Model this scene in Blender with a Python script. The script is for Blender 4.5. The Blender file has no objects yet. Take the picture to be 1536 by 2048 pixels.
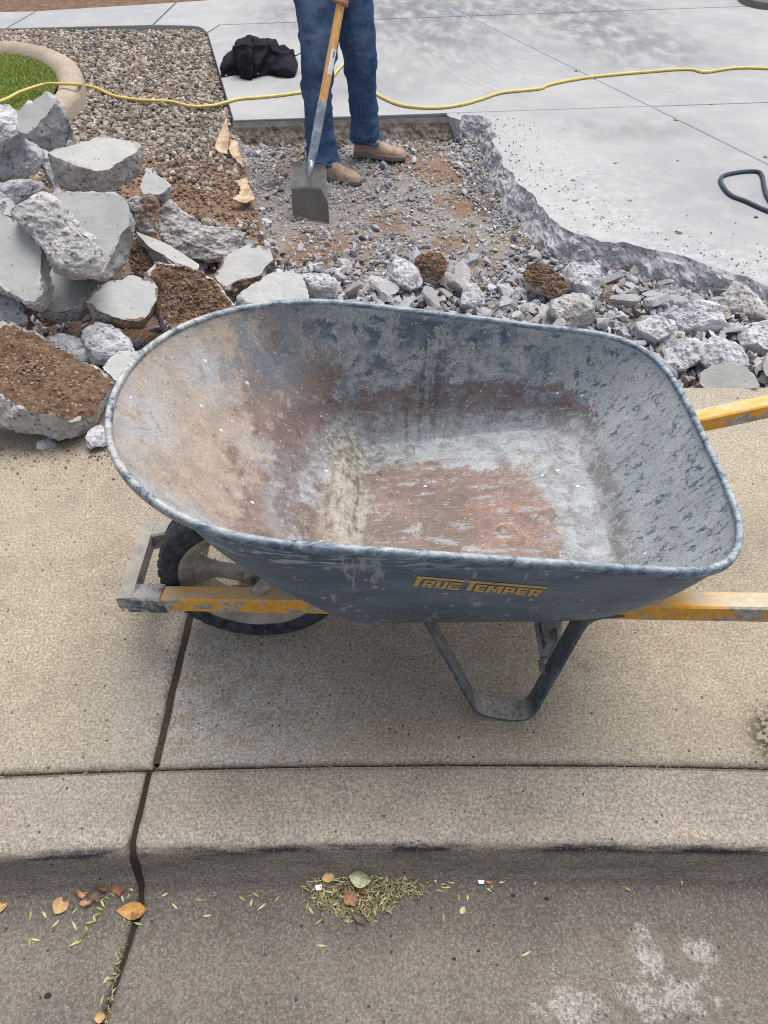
import bpy, bmesh, math, random
import numpy as np
from mathutils import Vector, Matrix
from mathutils.bvhtree import BVHTree
from mathutils.geometry import tessellate_polygon
random.seed(7); RNG = np.random.default_rng(7)
S = bpy.context.scene
COL = S.collection
# ------------------------------------------------------------------ camera, world, sun
PITCH = math.radians(46.0); CAMH = 1.42; FPX = 1420.0
cd = bpy.data.cameras.new('camera'); cam = bpy.data.objects.new('camera', cd); COL.objects.link(cam)
cam.location = (0, 0, CAMH); cam.rotation_euler = (math.radians(90) - PITCH, 0, 0)
cd.sensor_fit = 'VERTICAL'; cd.sensor_height = 24; cd.lens = 24 * FPX / 2048; cd.clip_end = 500; cd.clip_start = .02
S.camera = cam
W = bpy.data.worlds.new('World'); S.world = W; W.use_nodes = True
wn = W.node_tree; bg = wn.nodes['Background']
sky = wn.nodes.new('ShaderNodeTexSky'); sky.sky_type = 'NISHITA'; sky.sun_disc = False
SUN_EL, SUN_AZ = 74, 40      # azimuth measured clockwise from +Y
sky.sun_elevation = math.radians(SUN_EL); sky.sun_rotation = math.radians(SUN_AZ)
sky.air_density = 1.0; sky.dust_density = 3.5; sky.ozone_density = 1.0
hs = wn.nodes.new('ShaderNodeHueSaturation'); hs.inputs['Saturation'].default_value = .42   # overcast: the cloud layer greys the sky
wn.links.new(sky.outputs[0], hs.inputs['Color']); wn.links.new(hs.outputs[0], bg.inputs[0]); bg.inputs[1].default_value = .12
sd = bpy.data.lights.new('sun', 'SUN'); sun = bpy.data.objects.new('sun', sd); COL.objects.link(sun)
sd.energy = 1.9; sd.angle = math.radians(38); sd.color = (1, .95, .88)
_d = Vector((math.sin(math.radians(SUN_AZ)) * math.cos(math.radians(SUN_EL)), math.cos(math.radians(SUN_AZ)) * math.cos(math.radians(SUN_EL)), math.sin(math.radians(SUN_EL))))
sun.rotation_euler = _d.to_track_quat('Z', 'Y').to_euler(); sun.location = (2, 3, 8)
S.view_settings.view_transform = 'Standard'; S.view_settings.look = 'None'
S.view_settings.exposure = 0.62; S.view_settings.gamma = 1.0

S.cycles.filter_width = 1.1; S.cycles.use_denoising = False
# ------------------------------------------------------------------ projection helpers (photo pixel -> point in the place)
cp, sp = math.cos(PITCH), math.sin(PITCH)
RT = np.array([1., 0, 0]); UP = np.array([0, sp, cp]); BK = np.array([0, -cp, sp]); CAM = np.array([0, 0, CAMH])
def ray(px, py):
    d = RT * (px - 768) + UP * (1024 - py) - BK * FPX
    return d / np.linalg.norm(d)
def at(px, py, z=0.0):
    d = ray(px, py); return CAM + d * ((z - CAMH) / d[2])
def atY(px, py, y):
    d = ray(px, py); return CAM + d * (y / d[1])
def camn(r, u, b):
    v = RT * r + UP * u + BK * b; return v / np.linalg.norm(v)
def proj(P):
    P = np.asarray(P, float) - CAM
    dep = -(P @ BK); return 768 + FPX * (P @ RT) / dep, 1024 - FPX * (P @ UP) / dep
# ------------------------------------------------------------------ numpy noise
def _h(ix, iy, iz, s):
    n = (ix * 374761393 + iy * 668265263 + iz * 2147483647 + s * 1274126177) & 0xFFFFFFFF
    n = ((n ^ (n >> 13)) * 1274126177) & 0xFFFFFFFF
    return ((n ^ (n >> 16)) & 0xFFFFFF) / float(0xFFFFFF) * 2 - 1
def vn(P, s=0):
    P = np.asarray(P, float); i = np.floor(P).astype(np.int64); f = P - i; f = f * f * (3 - 2 * f)
    r = 0
    for a in (0, 1):
        for b in (0, 1):
            for c in (0, 1):
                w = (f[..., 0] if a else 1 - f[..., 0]) * (f[..., 1] if b else 1 - f[..., 1]) * (f[..., 2] if c else 1 - f[..., 2])
                r = r + w * _h(i[..., 0] + a, i[..., 1] + b, i[..., 2] + c, s)
    return r
def fbm(P, sc=1., o=4, s=0, g=.5):
    P = np.asarray(P, float) * sc; r = 0; a = 1; t = 0
    for k in range(o):
        r = r + a * vn(P * (2.03 ** k) + 17.3 * k, s + k); t += a; a *= g
    return r / t
def ss(a, b, x):
    t = np.clip((x - a) / (b - a), 0, 1); return t * t * (3 - 2 * t)
def xyz(x, y, z=0.): return np.stack([x, y, np.zeros_like(x) + z], -1)
# ------------------------------------------------------------------ objects
def mesh(name, V, F, mats=(), midx=None, smooth=False, attrs=None, sharp=None):
    V = np.asarray(V, np.float32); me = bpy.data.meshes.new(name)
    if isinstance(F, np.ndarray):
        nf, k = F.shape; loops = F.ravel().astype(np.int32); starts = np.arange(nf, dtype=np.int32) * k; tot = np.full(nf, k, np.int32)
    else:
        tot = np.array([len(f) for f in F], np.int32); loops = np.array([i for f in F for i in f], np.int32)
        starts = np.concatenate([[0], np.cumsum(tot)[:-1]]).astype(np.int32); nf = len(F)
    me.vertices.add(len(V)); me.vertices.foreach_set('co', V.ravel())
    me.loops.add(len(loops)); me.loops.foreach_set('vertex_index', loops)
    me.polygons.add(nf); me.polygons.foreach_set('loop_start', starts); me.polygons.foreach_set('loop_total', tot)
    for m in mats: me.materials.append(m)
    if midx is not None: me.polygons.foreach_set('material_index', np.asarray(midx, np.int32))
    me.polygons.foreach_set('use_smooth', np.full(nf, smooth, bool))
    me.update(calc_edges=True); me.validate()
    for an, av in (attrs or {}).items():
        av = np.asarray(av, np.float32)
        if av.ndim == 1:
            a = me.attributes.new(an, 'FLOAT', 'POINT'); a.data.foreach_set('value', av)
        else:
            a = me.attributes.new(an, 'FLOAT_COLOR', 'POINT'); a.data.foreach_set('color', np.concatenate([av, np.ones((len(av), 1), np.float32)], 1).ravel())
    return me
def link(name, me, parent=None, loc=None):
    o = bpy.data.objects.new(name, me); COL.objects.link(o)
    if parent is not None: o.parent = parent
    if loc is not None: o.location = loc
    return o
def tag(o, label=None, cat=None, group=None, kind=None):
    if label: o['label'] = label
    if cat: o['category'] = cat
    if group: o['group'] = group
    if kind: o['kind'] = kind
    return o
def empty(name, loc, label=None, cat=None, group=None, kind=None):
    o = bpy.data.objects.new(name, None); COL.objects.link(o); o.location = loc; o.empty_display_size = .05
    bpy.context.view_layer.update()
    return tag(o, label, cat, group, kind)
def centred(name, V, F, base=True, **k):
    V = np.asarray(V, float); c = (V.min(0) + V.max(0)) / 2
    if base: c[2] = V[:, 2].min()
    return mesh(name, V - c, F, **k), tuple(c)
# generic shapes ---------------------------------------------------
def grid_faces(n, m, closed_u=False, closed_v=False, off=0):
    a = np.arange(n if closed_u else n - 1); b = np.arange(m if closed_v else m - 1)
    A, B = np.meshgrid(a, b, indexing='ij'); A2 = (A + 1) % n; B2 = (B + 1) % m
    return np.stack([A * m + B, A2 * m + B, A2 * m + B2, A * m + B2], -1).reshape(-1, 4) + off
def catmull(P, n):
    P = np.asarray(P, float); Q = np.vstack([2 * P[0] - P[1], P, 2 * P[-1] - P[-2]]); out = []
    for i in range(len(P) - 1):
        a, b, c, d = Q[i:i + 4]
        for t in np.linspace(0, 1, n, endpoint=False):
            out.append(.5 * (2 * b + (c - a) * t + (2 * a - 5 * b + 4 * c - d) * t * t + (3 * b - a - 3 * c + d) * t ** 3))
    out.append(P[-1]); return np.array(out)
def frames(P, hint=(0, 0, 1)):
    T = np.gradient(P, axis=0); T /= np.linalg.norm(T, axis=1, keepdims=True) + 1e-9
    N = []; n = np.asarray(hint, float)
    for t in T:
        n = n - t * (n @ t)
        if np.linalg.norm(n) < 1e-4: n = np.cross(t, [1, 0, 0.1])
        n = n / np.linalg.norm(n); N.append(n)
    N = np.array(N); return T, N, np.cross(T, N)
def tube(P, r, k=10, caps=True, closed=False, hint=(0, 0, 1), ry=None):
    P = np.asarray(P, float); T, N, B = frames(P, hint); r = np.broadcast_to(r, len(P)); ry = r if ry is None else np.broadcast_to(ry, len(P))
    a = np.linspace(0, 2 * math.pi, k, endpoint=False)
    V = P[:, None] + N[:, None] * (np.cos(a)[None, :, None] * r[:, None, None]) + B[:, None] * (np.sin(a)[None, :, None] * ry[:, None, None])
    V = V.reshape(-1, 3); F = [list(f) for f in grid_faces(len(P), k, closed, True)]
    if caps and not closed: F.append(list(range(k))[::-1]); F.append(list(range((len(P) - 1) * k, len(P) * k)))
    return V, F
def sweep(P, prof, hint=(0, 0, 1), caps=True, closed=False):   # prof: (n,2) offsets along N and B
    P = np.asarray(P, float); T, N, B = frames(P, hint); prof = np.asarray(prof, float); k = len(prof)
    V = (P[:, None] + N[:, None] * prof[None, :, :1] + B[:, None] * prof[None, :, 1:]).reshape(-1, 3)
    F = [list(f) for f in grid_faces(len(P), k, closed, True)]
    if caps and not closed: F.append(list(range(k))[::-1]); F.append(list(range((len(P) - 1) * k, len(P) * k)))
    return V, F
def join(parts):
    V = []; F = []; o = 0
    for v, f in parts:
        V.append(np.asarray(v, float)); F += [[int(i) + o for i in q] for q in f]; o += len(v)
    return np.vstack(V), F
def box(c, s, R=None, bev=0.003):
    bm = bmesh.new(); bmesh.ops.create_cube(bm, size=1)
    for v in bm.verts: v.co = Vector((v.co.x * s[0], v.co.y * s[1], v.co.z * s[2]))
    if bev: bmesh.ops.bevel(bm, geom=bm.edges[:], offset=bev, segments=2, affect='EDGES', profile=.6)
    V = np.array([v.co[:] for v in bm.verts]); F = [[v.index for v in f.verts] for f in bm.faces]; bm.free()
    if R is not None: V = V @ np.array(R).T
    return V + np.array(c), F
def fixn(me):
    bm = bmesh.new(); bm.from_mesh(me); bmesh.ops.recalc_face_normals(bm, faces=bm.faces[:]); bm.to_mesh(me); bm.free(); return me
def autosmooth(me, ang=40):
    bm = bmesh.new(); bm.from_mesh(me); bmesh.ops.recalc_face_normals(bm, faces=bm.faces[:])
    for f in bm.faces: f.smooth = True
    for e in bm.edges:
        if len(e.link_faces) == 2 and e.calc_face_angle(0) > math.radians(ang): e.smooth = False
    bm.to_mesh(me); bm.free(); return me
def remesh(V, F, voxel, smooth_it=4):
    me = mesh('tmp', V, F); fixn(me); o = bpy.data.objects.new('tmp', me); COL.objects.link(o)
    m = o.modifiers.new('r', 'REMESH'); m.mode = 'VOXEL'; m.voxel_size = voxel
    if smooth_it: s = o.modifiers.new('s', 'SMOOTH'); s.factor = .6; s.iterations = smooth_it
    dg = bpy.context.evaluated_depsgraph_get(); e = o.evaluated_get(dg); m2 = e.to_mesh()
    n = len(m2.vertices); V2 = np.zeros(n * 3); m2.vertices.foreach_get('co', V2); V2 = V2.reshape(-1, 3)
    F2 = [list(p.vertices) for p in m2.polygons]; e.to_mesh_clear(); bpy.data.objects.remove(o); return V2, F2
def vnormals(V, F):
    N = np.zeros_like(V)
    q = np.array([f[:3] for f in F]) if not isinstance(F, np.ndarray) else F[:, :3]
    n = np.cross(V[q[:, 1]] - V[q[:, 0]], V[q[:, 2]] - V[q[:, 0]])
    if isinstance(F, np.ndarray):
        for c in range(F.shape[1]): np.add.at(N, F[:, c], n)
    else:
        for c in range(3): np.add.at(N, q[:, c], n)
        f4 = np.array([f[3] if len(f) > 3 else f[0] for f in F]); np.add.at(N, f4, n)
    return N / (np.linalg.norm(N, axis=1, keepdims=True) + 1e-12)
# ------------------------------------------------------------------ material helper
def C(r, g, b):
    f = lambda c: ((c / 255 + .055) / 1.055) ** 2.4 if c > 10 else c / 255 / 12.92
    return (f(r), f(g), f(b), 1)
class M:
    def __init__(s, name, rough=.85, spec=.3):
        s.m = bpy.data.materials.new(name); s.m.use_nodes = True; s.t = s.m.node_tree; s.b = s.t.nodes['Principled BSDF']
        s.b.inputs['Roughness'].default_value = rough; s.b.inputs['Specular IOR Level'].default_value = spec
        tc = s.t.nodes.new('ShaderNodeTexCoord'); s.obj = tc.outputs['Object']; g = s.t.nodes.new('ShaderNodeNewGeometry'); s.pos = g.outputs['Position']; s.nrm = g.outputs['Normal']
        s.bumps = []
    def set(s, n, i, v):
        if v is None: return
        if isinstance(v, bpy.types.NodeSocket): s.t.links.new(v, n.inputs[i])
        else: n.inputs[i].default_value = v
    def node(s, ty, ins=None, **pr):
        n = s.t.nodes.new(ty)
        for k, v in pr.items(): setattr(n, k, v)
        for k, v in (ins or {}).items(): s.set(n, k, v)
        return n
    def noise(s, v, sc, d=4, r=.55, dist=0, out='Fac'): return s.node('ShaderNodeTexNoise', {'Vector': v, 'Scale': sc, 'Detail': d, 'Roughness': r, 'Distortion': dist}).outputs[out]
    def vor(s, v, sc, out='Distance', feature='F1', rnd=1): return s.node('ShaderNodeTexVoronoi', {'Vector': v, 'Scale': sc, 'Randomness': rnd}, feature=feature).outputs[out]
    def math(s, op, a, b=None, c=None, clamp=False):
        n = s.node('ShaderNodeMath', operation=op, use_clamp=clamp); s.set(n, 0, a); s.set(n, 1, b); s.set(n, 2, c); return n.outputs[0]
    def mul(s, *a):
        r = a[0]
        for x in a[1:]: r = s.math('MULTIPLY', r, x)
        return r
    def add(s, *a):
        r = a[0]
        for x in a[1:]: r = s.math('ADD', r, x)
        return r
    def inv(s, a): return s.math('SUBTRACT', 1., a, clamp=True)
    def rng(s, v, a, b, c=0., d=1.): return s.node('ShaderNodeMapRange', {'Value': v, 'From Min': a, 'From Max': b, 'To Min': c, 'To Max': d}, interpolation_type='SMOOTHSTEP').outputs[0]
    def mix(s, f, a, b, mode='MIX'):
        n = s.t.nodes.new('ShaderNodeMix'); n.data_type = 'RGBA'; n.blend_type = mode; n.clamp_factor = True
        s.set(n, 0, f); s.set(n, 6, a); s.set(n, 7, b); return n.outputs[2]
    def ramp(s, f, st, interp='LINEAR'):
        n = s.node('ShaderNodeValToRGB', {'Fac': f}); e = n.color_ramp.elements; n.color_ramp.interpolation = interp
        while len(e) < len(st): e.new(.5)
        for el, (p, c) in zip(e, st): el.position = p; el.color = c
        return n.outputs[0]
    def sep(s, v): n = s.node('ShaderNodeSeparateXYZ', {0: v}); return n.outputs[0], n.outputs[1], n.outputs[2]
    def vmap(s, v, sc=(1, 1, 1), rot=(0, 0, 0), loc=(0, 0, 0)): return s.node('ShaderNodeMapping', {'Vector': v, 'Scale': sc, 'Rotation': rot, 'Location': loc}).outputs[0]
    def attr(s, name, out='Fac'): return s.node('ShaderNodeAttribute', attribute_name=name).outputs[out]
    def objrand(s): return s.node('ShaderNodeObjectInfo').outputs['Random']
    def blob(s, v, c, r, soft=.5):    # 1 inside an ellipsoid of radii r, falling to 0
        n = s.node('ShaderNodeMapping', {'Vector': v, 'Location': tuple(-a / b for a, b in zip(c, r)), 'Scale': tuple(1 / b for b in r)})
        l = s.node('ShaderNodeVectorMath', {0: n.outputs[0]}, operation='LENGTH').outputs['Value']
        return s.rng(l, 1 + soft, 1 - soft)
    def bump(s, h, strength=.3, dist=.002):
        s.bumps.append((h, strength, dist))
    def done(s, col=None, rough=None, metal=None):
        if col is not None: s.set(s.b, 'Base Color', col)
        s.set(s.b, 'Roughness', rough); s.set(s.b, 'Metallic', metal)
        prev = None
        for h, st, d in s.bumps:
            n = s.node('ShaderNodeBump', {'Height': h, 'Strength': st, 'Distance': d})
            if prev is not None: s.t.links.new(prev, n.inputs['Normal'])
            prev = n.outputs[0]
        if prev is not None: s.t.links.new(prev, s.b.inputs['Normal'])
        return s.m
def plain(name, col, rough=.8, spec=.3, var=.12, sc=40, metal=0, bump=.15, bd=.001):
    m = M(name, rough, spec); n = m.noise(m.obj, sc, 5)
    c = m.mix(m.rng(n, .3, .7), tuple(x * (1 - var) for x in col[:3]) + (1,), tuple(min(1, x * (1 + var)) for x in col[:3]) + (1,))
    m.bump(n, bump, bd); return m.done(c, metal=metal)
def pavement(name, a, b, dark=.6, white=.25, zone=None, fine=1.0):
    m = M(name, .9, .25); p = m.pos
    big = m.noise(p, 2.2, 5, .6); mid = m.noise(p, 14, 5, .65); sm = m.noise(p, 160 * fine, 4, .7)
    c = m.mix(m.rng(m.add(m.mul(big, .6), m.mul(mid, .4)), .38, .62), a, b)
    st_ = m.noise(p, 5.5, 7, .72); c = m.mix(m.mul(m.rng(st_, .52, .66), .35), c, m.mix(1., c, (.72, .70, .68, 1), 'MULTIPLY')); c = m.mix(m.mul(m.rng(st_, .44, .34), .35), c, m.mix(1., c, (1.16, 1.17, 1.18, 1), 'MULTIPLY'))
    if zone: c = zone(m, c, p)
    c = m.mix(m.mul(m.rng(sm, .35, .70), .8), m.mix(1., c, (.62, .6, .57, 1), 'MULTIPLY'), m.mix(1., c, (1.3, 1.28, 1.24, 1), 'MULTIPLY'))
    v = m.node('ShaderNodeTexVoronoi', {'Vector': p, 'Scale': 270 * fine}); vc = m.sep(v.outputs['Color'])
    near = m.rng(v.outputs['Distance'], .50, .30)
    c = m.mix(m.mul(m.rng(vc[0], .70, .74), near, dark * .8), c, C(76, 69, 63))
    c = m.mix(m.mul(m.rng(vc[1], .80, .82), near, white), c, C(225, 220, 212))
    c = m.mix(m.mul(m.rng(vc[2], .86, .88), near, .4), c, C(150, 110, 85))
    v2 = m.node('ShaderNodeTexVoronoi', {'Vector': p, 'Scale': 75 * fine}); v2c = m.sep(v2.outputs['Color'])
    pit = m.mul(m.rng(v2c[0], .93, .95), m.rng(m.add(v2.outputs['Distance'], m.mul(sm, .3)), .42, .30))
    c = m.mix(m.mul(pit, .75), c, C(48, 44, 42))
    m.bump(m.add(sm, m.mul(v.outputs['Distance'], .6), m.mul(pit, -1.5)), .5, .0016); m.bump(mid, .25, .004)
    return m.done(c)
# ================================================================== MATERIALS for the setting
def zone_walk(m, c, p):
    n = m.noise(p, 22, 5, .7); n2 = m.noise(p, 60, 3, .6)
    b = m.mul(m.blob(p, (-.33, .84, 0), (.24, .22, 1), .6), m.rng(n, .35, .6))
    c = m.mix(m.mul(b, .75), c, C(206, 206, 204))
    v = m.node('ShaderNodeTexVoronoi', {'Vector': p, 'Scale': 70.}); vc = m.sep(v.outputs['Color'])
    peb = m.mul(m.rng(v.outputs['Distance'], .42, .36), m.rng(vc[0], .55, .6), m.blob(p, (-.33, .85, 0), (.22, .2, 1), .5))
    c = m.mix(m.mul(peb, m.rng(n2, .35, .6), .6), c, m.ramp(vc[1], [(0, C(90, 88, 90)), (.4, C(150, 125, 110)), (.7, C(120, 118, 120)), (1, C(170, 150, 150))]))
    # dirt along the joint and where the barrow has been dripping
    st = m.mul(m.blob(p, (.05, 1.1, 0), (.75, .33, 1), .8), m.rng(n, .3, .65))
    c = m.mix(m.mul(st, .45), c, C(132, 114, 94))
    dj = m.rng(m.math('ABSOLUTE', m.math('ADD', m.sep(p)[0], .475)), .07, .0)
    c = m.mix(m.mul(dj, m.rng(n, .4, .65), .35), c, C(196, 192, 184))
    # tooled margin beside the kerb joint, pale dust near the broken edge
    e = m.mul(m.rng(m.sep(p)[1], .70, .645), .35); c = m.mix(e, c, C(160, 156, 150))
    moss = m.mul(m.blob(p, (.86, .70, 0), (.08, .07, 1), .5), m.rng(n2, .4, .55)); c = m.mix(moss, c, C(72, 66, 36))
    d = m.mul(m.rng(m.sep(p)[1], 1.55, 1.95), m.rng(n, .3, .7), .5); c = m.mix(d, c, C(178, 174, 168))
    return c
def zone_kerb(m, c, p):
    x, y, z = m.sep(p); n = m.noise(m.vmap(p, (3, 14, 14)), 2.2, 5, .65); n2 = m.noise(p, 35, 4, .65)
    # face: darker grime, black tyre rub just under the arris, grime in the flow line
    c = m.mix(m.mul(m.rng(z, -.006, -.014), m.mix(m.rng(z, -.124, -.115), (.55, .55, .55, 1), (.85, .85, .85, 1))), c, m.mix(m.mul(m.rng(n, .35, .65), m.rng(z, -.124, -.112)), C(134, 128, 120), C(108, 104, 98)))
    rub = m.mul(m.rng(z, -.004, -.012), m.rng(z, -.034, -.018), m.rng(n, .44, .60))
    c = m.mix(m.mul(rub, .95), c, C(42, 44, 50))
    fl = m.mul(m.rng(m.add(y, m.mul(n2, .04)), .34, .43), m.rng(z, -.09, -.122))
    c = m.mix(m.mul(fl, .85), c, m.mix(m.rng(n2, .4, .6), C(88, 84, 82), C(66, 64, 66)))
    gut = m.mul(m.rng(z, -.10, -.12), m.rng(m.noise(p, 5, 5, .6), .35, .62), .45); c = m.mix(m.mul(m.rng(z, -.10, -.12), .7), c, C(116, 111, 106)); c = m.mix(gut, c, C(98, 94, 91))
    # chalky arris on the top edge
    ar = m.mul(m.rng(y, .53, .50), m.rng(z, -.018, -.006), m.rng(n2, .35, .6)); c = m.mix(m.mul(ar, .22), c, C(196, 193, 186))
    # cement splashes bottom right
    for cc, r in (((.335, .245, -.12), (.075, .065, 1)), ((.49, .325, -.12), (.045, .07, 1)), ((.52, .26, -.12), (.10, .045, 1)), ((.60, .34, -.12), (.04, .03, 1))):
        s_ = m.math('ADD', m.blob(p, cc, r, .85), m.math('MULTIPLY_ADD', m.noise(p, 26, 8, .78), 3.4, -2.0)); c = m.mix(m.mul(m.rng(s_, .35, .75), m.rng(m.noise(p, 170, 3, .7), .66, .46), .6), c, C(182, 184, 184))
    return c
mat_walk = pavement('sidewalk_concrete', C(175, 167, 151), C(159, 151, 137), .6, .35, zone_walk)
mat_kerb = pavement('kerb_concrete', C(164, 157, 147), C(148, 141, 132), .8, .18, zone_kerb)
def drive_mat():
    m = M('driveway_concrete', .8, .3); p = m.pos
    br = m.noise(m.vmap(p, (1.2, 26, 1), (0, 0, math.radians(8))), 3, 4, .6)         # broom strokes, across
    big = m.noise(p, .9, 5, .6); mid = m.noise(p, 6, 5, .6)
    c = m.mix(m.rng(big, .35, .65), C(166, 166, 166), C(150, 152, 155))
    c = m.mix(m.mul(m.rng(mid, .45, .7), .35), c, C(182, 180, 173)); c = m.mix(m.mul(m.rng(br, .3, .7), .25), c, C(154, 156, 160))
    w = m.noise(p, 2.5, 4, .6)
    def ring(cx, cy, r0, r1, k, col, am, blob):
        n = m.node('ShaderNodeVectorMath', {0: m.vmap(p, (1, 1, 0), loc=(-cx, -cy, 0))}, operation='LENGTH').outputs['Value']
        st = m.math('SINE', m.mul(m.add(n, m.mul(w, .02)), k)); msk = m.mul(m.rng(n, r0, r0 + .06), m.rng(n, r1, r1 - .06), m.blob(p, *blob, .6))
        return m.mul(m.rng(st, -.1, .8), msk, m.rng(m.noise(p, 9, 4, .6), .35, .6), am)
    # tyre scrubs: arcs of rubber left on the slab
    c = m.mix(ring(2.2, 6.2, 1.25, 2.0, 95, None, .28, ((.5, 6.1, 0), (.7, 1.4, 9))), c, C(128, 132, 138))
    c = m.mix(ring(.3, 8.6, 1.9, 2.9, 80, None, .22, ((1.6, 6.9, 0), (.7, 1.0, 9))), c, C(128, 130, 134))
    c = m.mix(ring(-3.4, 8.2, 2.6, 3.2, 85, None, .25, ((-.6, 7.0, 0), (.6, .7, 9))), c, C(126, 132, 140))
    for cc, r, a in (((.35, 6.9, 0), (.55, 1.0, 1), .75), ((1.75, 7.0, 0), (.5, 1.3, 1), .8), ((-.6, 7.1, 0), (.5, .5, 1), .6), ((1.45, 4.45, 0), (.4, .2, 1), .4), ((.6, 7.6, 0), (1.5, .5, 1), .7), ((2.2, 6.2, 0), (.35, .5, 1), .4), ((-.2, 5.4, 0), (.5, .4, 1), .3), ((2.1, 3.6, 0), (.6, .5, 1), .25)):
        c = m.mix(m.mul(m.blob(p, cc, r, .8), m.rng(m.noise(m.vmap(p, (2.4, 1.1, 1), (0, 0, .35)), 3.2, 6, .6), .28, .66), a), c, C(100, 103, 108))
    # white crushed dust and scratches near the broken edge
    dn = m.noise(p, 30, 5, .75); dz = m.math('ADD', m.blob(p, (.95, 3.2, 0), (.38, 1.0, 1), .7), m.blob(p, (1.6, 2.75, 0), (.8, .25, 1), .6))
    c = m.mix(m.mul(dz, m.rng(m.noise(p, 16, 6, .75), .44, .62), .5), c, C(186, 186, 190))
    c = m.mix(m.mul(m.rng(dn, .62, .68), .35), c, C(120, 120, 122))
    # hairline cracks
    m.bump(br, .12, .002); m.bump(dn, .2, .001); return m.done(c)
mat_drive = drive_mat()
def fracture_mat(name='broken_concrete', soilz=True, dark=1.0):
    m = M(name, .92, .2); p = m.obj; r = m.objrand(); t = m.attr('tint')
    po = m.node('ShaderNodeVectorMath', {0: p, 1: m.node('ShaderNodeCombineXYZ', {0: m.mul(r, 37.), 1: m.mul(r, 11.), 2: 0.}).outputs[0]}, operation='ADD').outputs[0]
    n = m.noise(po, 16, 6, .7); n2 = m.noise(po, 60, 5, .7); rt = m.math('FRACT', m.add(m.mul(r, 3.7), t))
    c = m.mix(m.rng(n, .35, .65), tuple(x * dark for x in C(200, 200, 203)[:3]) + (1,), tuple(x * dark for x in C(162, 163, 168)[:3]) + (1,))
    c = m.mix(m.mul(m.rng(rt, .55, .95), .55), c, m.mix(m.rng(n2, .4, .6), C(170, 164, 154), C(140, 132, 122)))
    c = m.mix(m.mul(m.rng(n2, .5, .7), .45), c, C(118, 120, 128)); c = m.mix(m.mul(m.rng(n2, .46, .3), .35), c, C(214, 214, 216))
    v = m.node('ShaderNodeTexVoronoi', {'Vector': po, 'Scale': 62.}); vc = m.sep(v.outputs['Color'])
    peb = m.mul(m.rng(m.add(v.outputs['Distance'], m.mul(n2, .2)), .46, .40), m.rng(vc[0], .66, .68))
    c = m.mix(m.mul(peb, .85), c, m.ramp(vc[1], [(0, C(84, 86, 94)), (.4, C(120, 120, 126)), (.6, C(128, 108, 98)), (.8, C(96, 98, 104)), (1, C(180, 168, 160))]))
    if soilz:   # brown subgrade soil still stuck on some pieces
        so = m.mul(m.rng(rt, .90, .93), m.rng(m.noise(po, 9, 4, .7), .42, .52)); c = m.mix(m.mul(so, .9), c, m.mix(m.rng(n2, .4, .6), C(126, 104, 86), C(96, 77, 62)))
    m.bump(n2, .7, .004); m.bump(n, .5, .008); m.bump(peb, .4, .002); return m.done(c)
mat_frac = fracture_mat()
def soil_mat(name='brown_soil', obj=True):
    m = M(name, .97, .1); p = m.obj if obj else m.pos; n = m.noise(p, 18, 6, .7); n2 = m.noise(p, 90, 5, .75); v = m.node('ShaderNodeTexVoronoi', {'Vector': p, 'Scale': 85.}); vc = m.sep(v.outputs['Color'])
    c = m.mix(m.rng(n, .35, .65), C(128, 107, 90), C(99, 80, 66)); c = m.mix(m.mul(m.rng(n2, .45, .7), .5), c, C(78, 62, 51))
    c = m.mix(m.mul(m.rng(vc[0], .7, .75), m.rng(v.outputs['Distance'], .45, .3), .8), c, m.ramp(vc[1], [(0, C(160, 132, 108)), (.5, C(126, 96, 76)), (1, C(180, 160, 140))]))
    m.bump(m.add(n2, m.mul(v.outputs['Distance'], -.8)), .8, .005); m.bump(n, .5, .01); return m.done(c)
mat_soil = soil_mat()
mat_gap_shade = plain('gap_shade_soil', C(62, 48, 38), .97, .1, var=.3, sc=40, bump=.8, bd=.01)  # soil colour darkened to paint the shade in the gaps of the heap
def trowel_mat():
    m = M('trowelled_concrete', .85, .3); p = m.obj; r = m.objrand(); n = m.noise(p, 10, 5, .6); br = m.noise(m.vmap(p, (3, 60, 30), (0, 0, .4)), 2, 3, .6); n2 = m.noise(p, 120, 4, .7)
    c = m.mix(m.rng(n, .35, .65), C(176, 177, 175), C(160, 162, 162)); c = m.mix(m.mul(m.rng(br, .4, .62), .45), c, C(150, 156, 162))
    c = m.mix(m.mul(m.rng(n2, .5, .75), .35), c, C(192, 190, 184)); c = m.mix(m.mul(r, .35), c, C(184, 180, 168)); sp = m.node('ShaderNodeTexVoronoi', {'Vector': p, 'Scale': 90.}); spc = m.sep(sp.outputs['Color']); c = m.mix(m.mul(m.rng(spc[0], .95, .96), m.rng(sp.outputs['Distance'], .4, .25), .6), c, C(96, 92, 88)); c = m.mix(m.mul(m.rng(m.noise(p, 4, 4, .6), .5, .65), .3), c, C(150, 144, 132)); m.bump(n2, .3, .001); m.bump(br, .3, .001); return m.done(c)
mat_trowel = trowel_mat()
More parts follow.
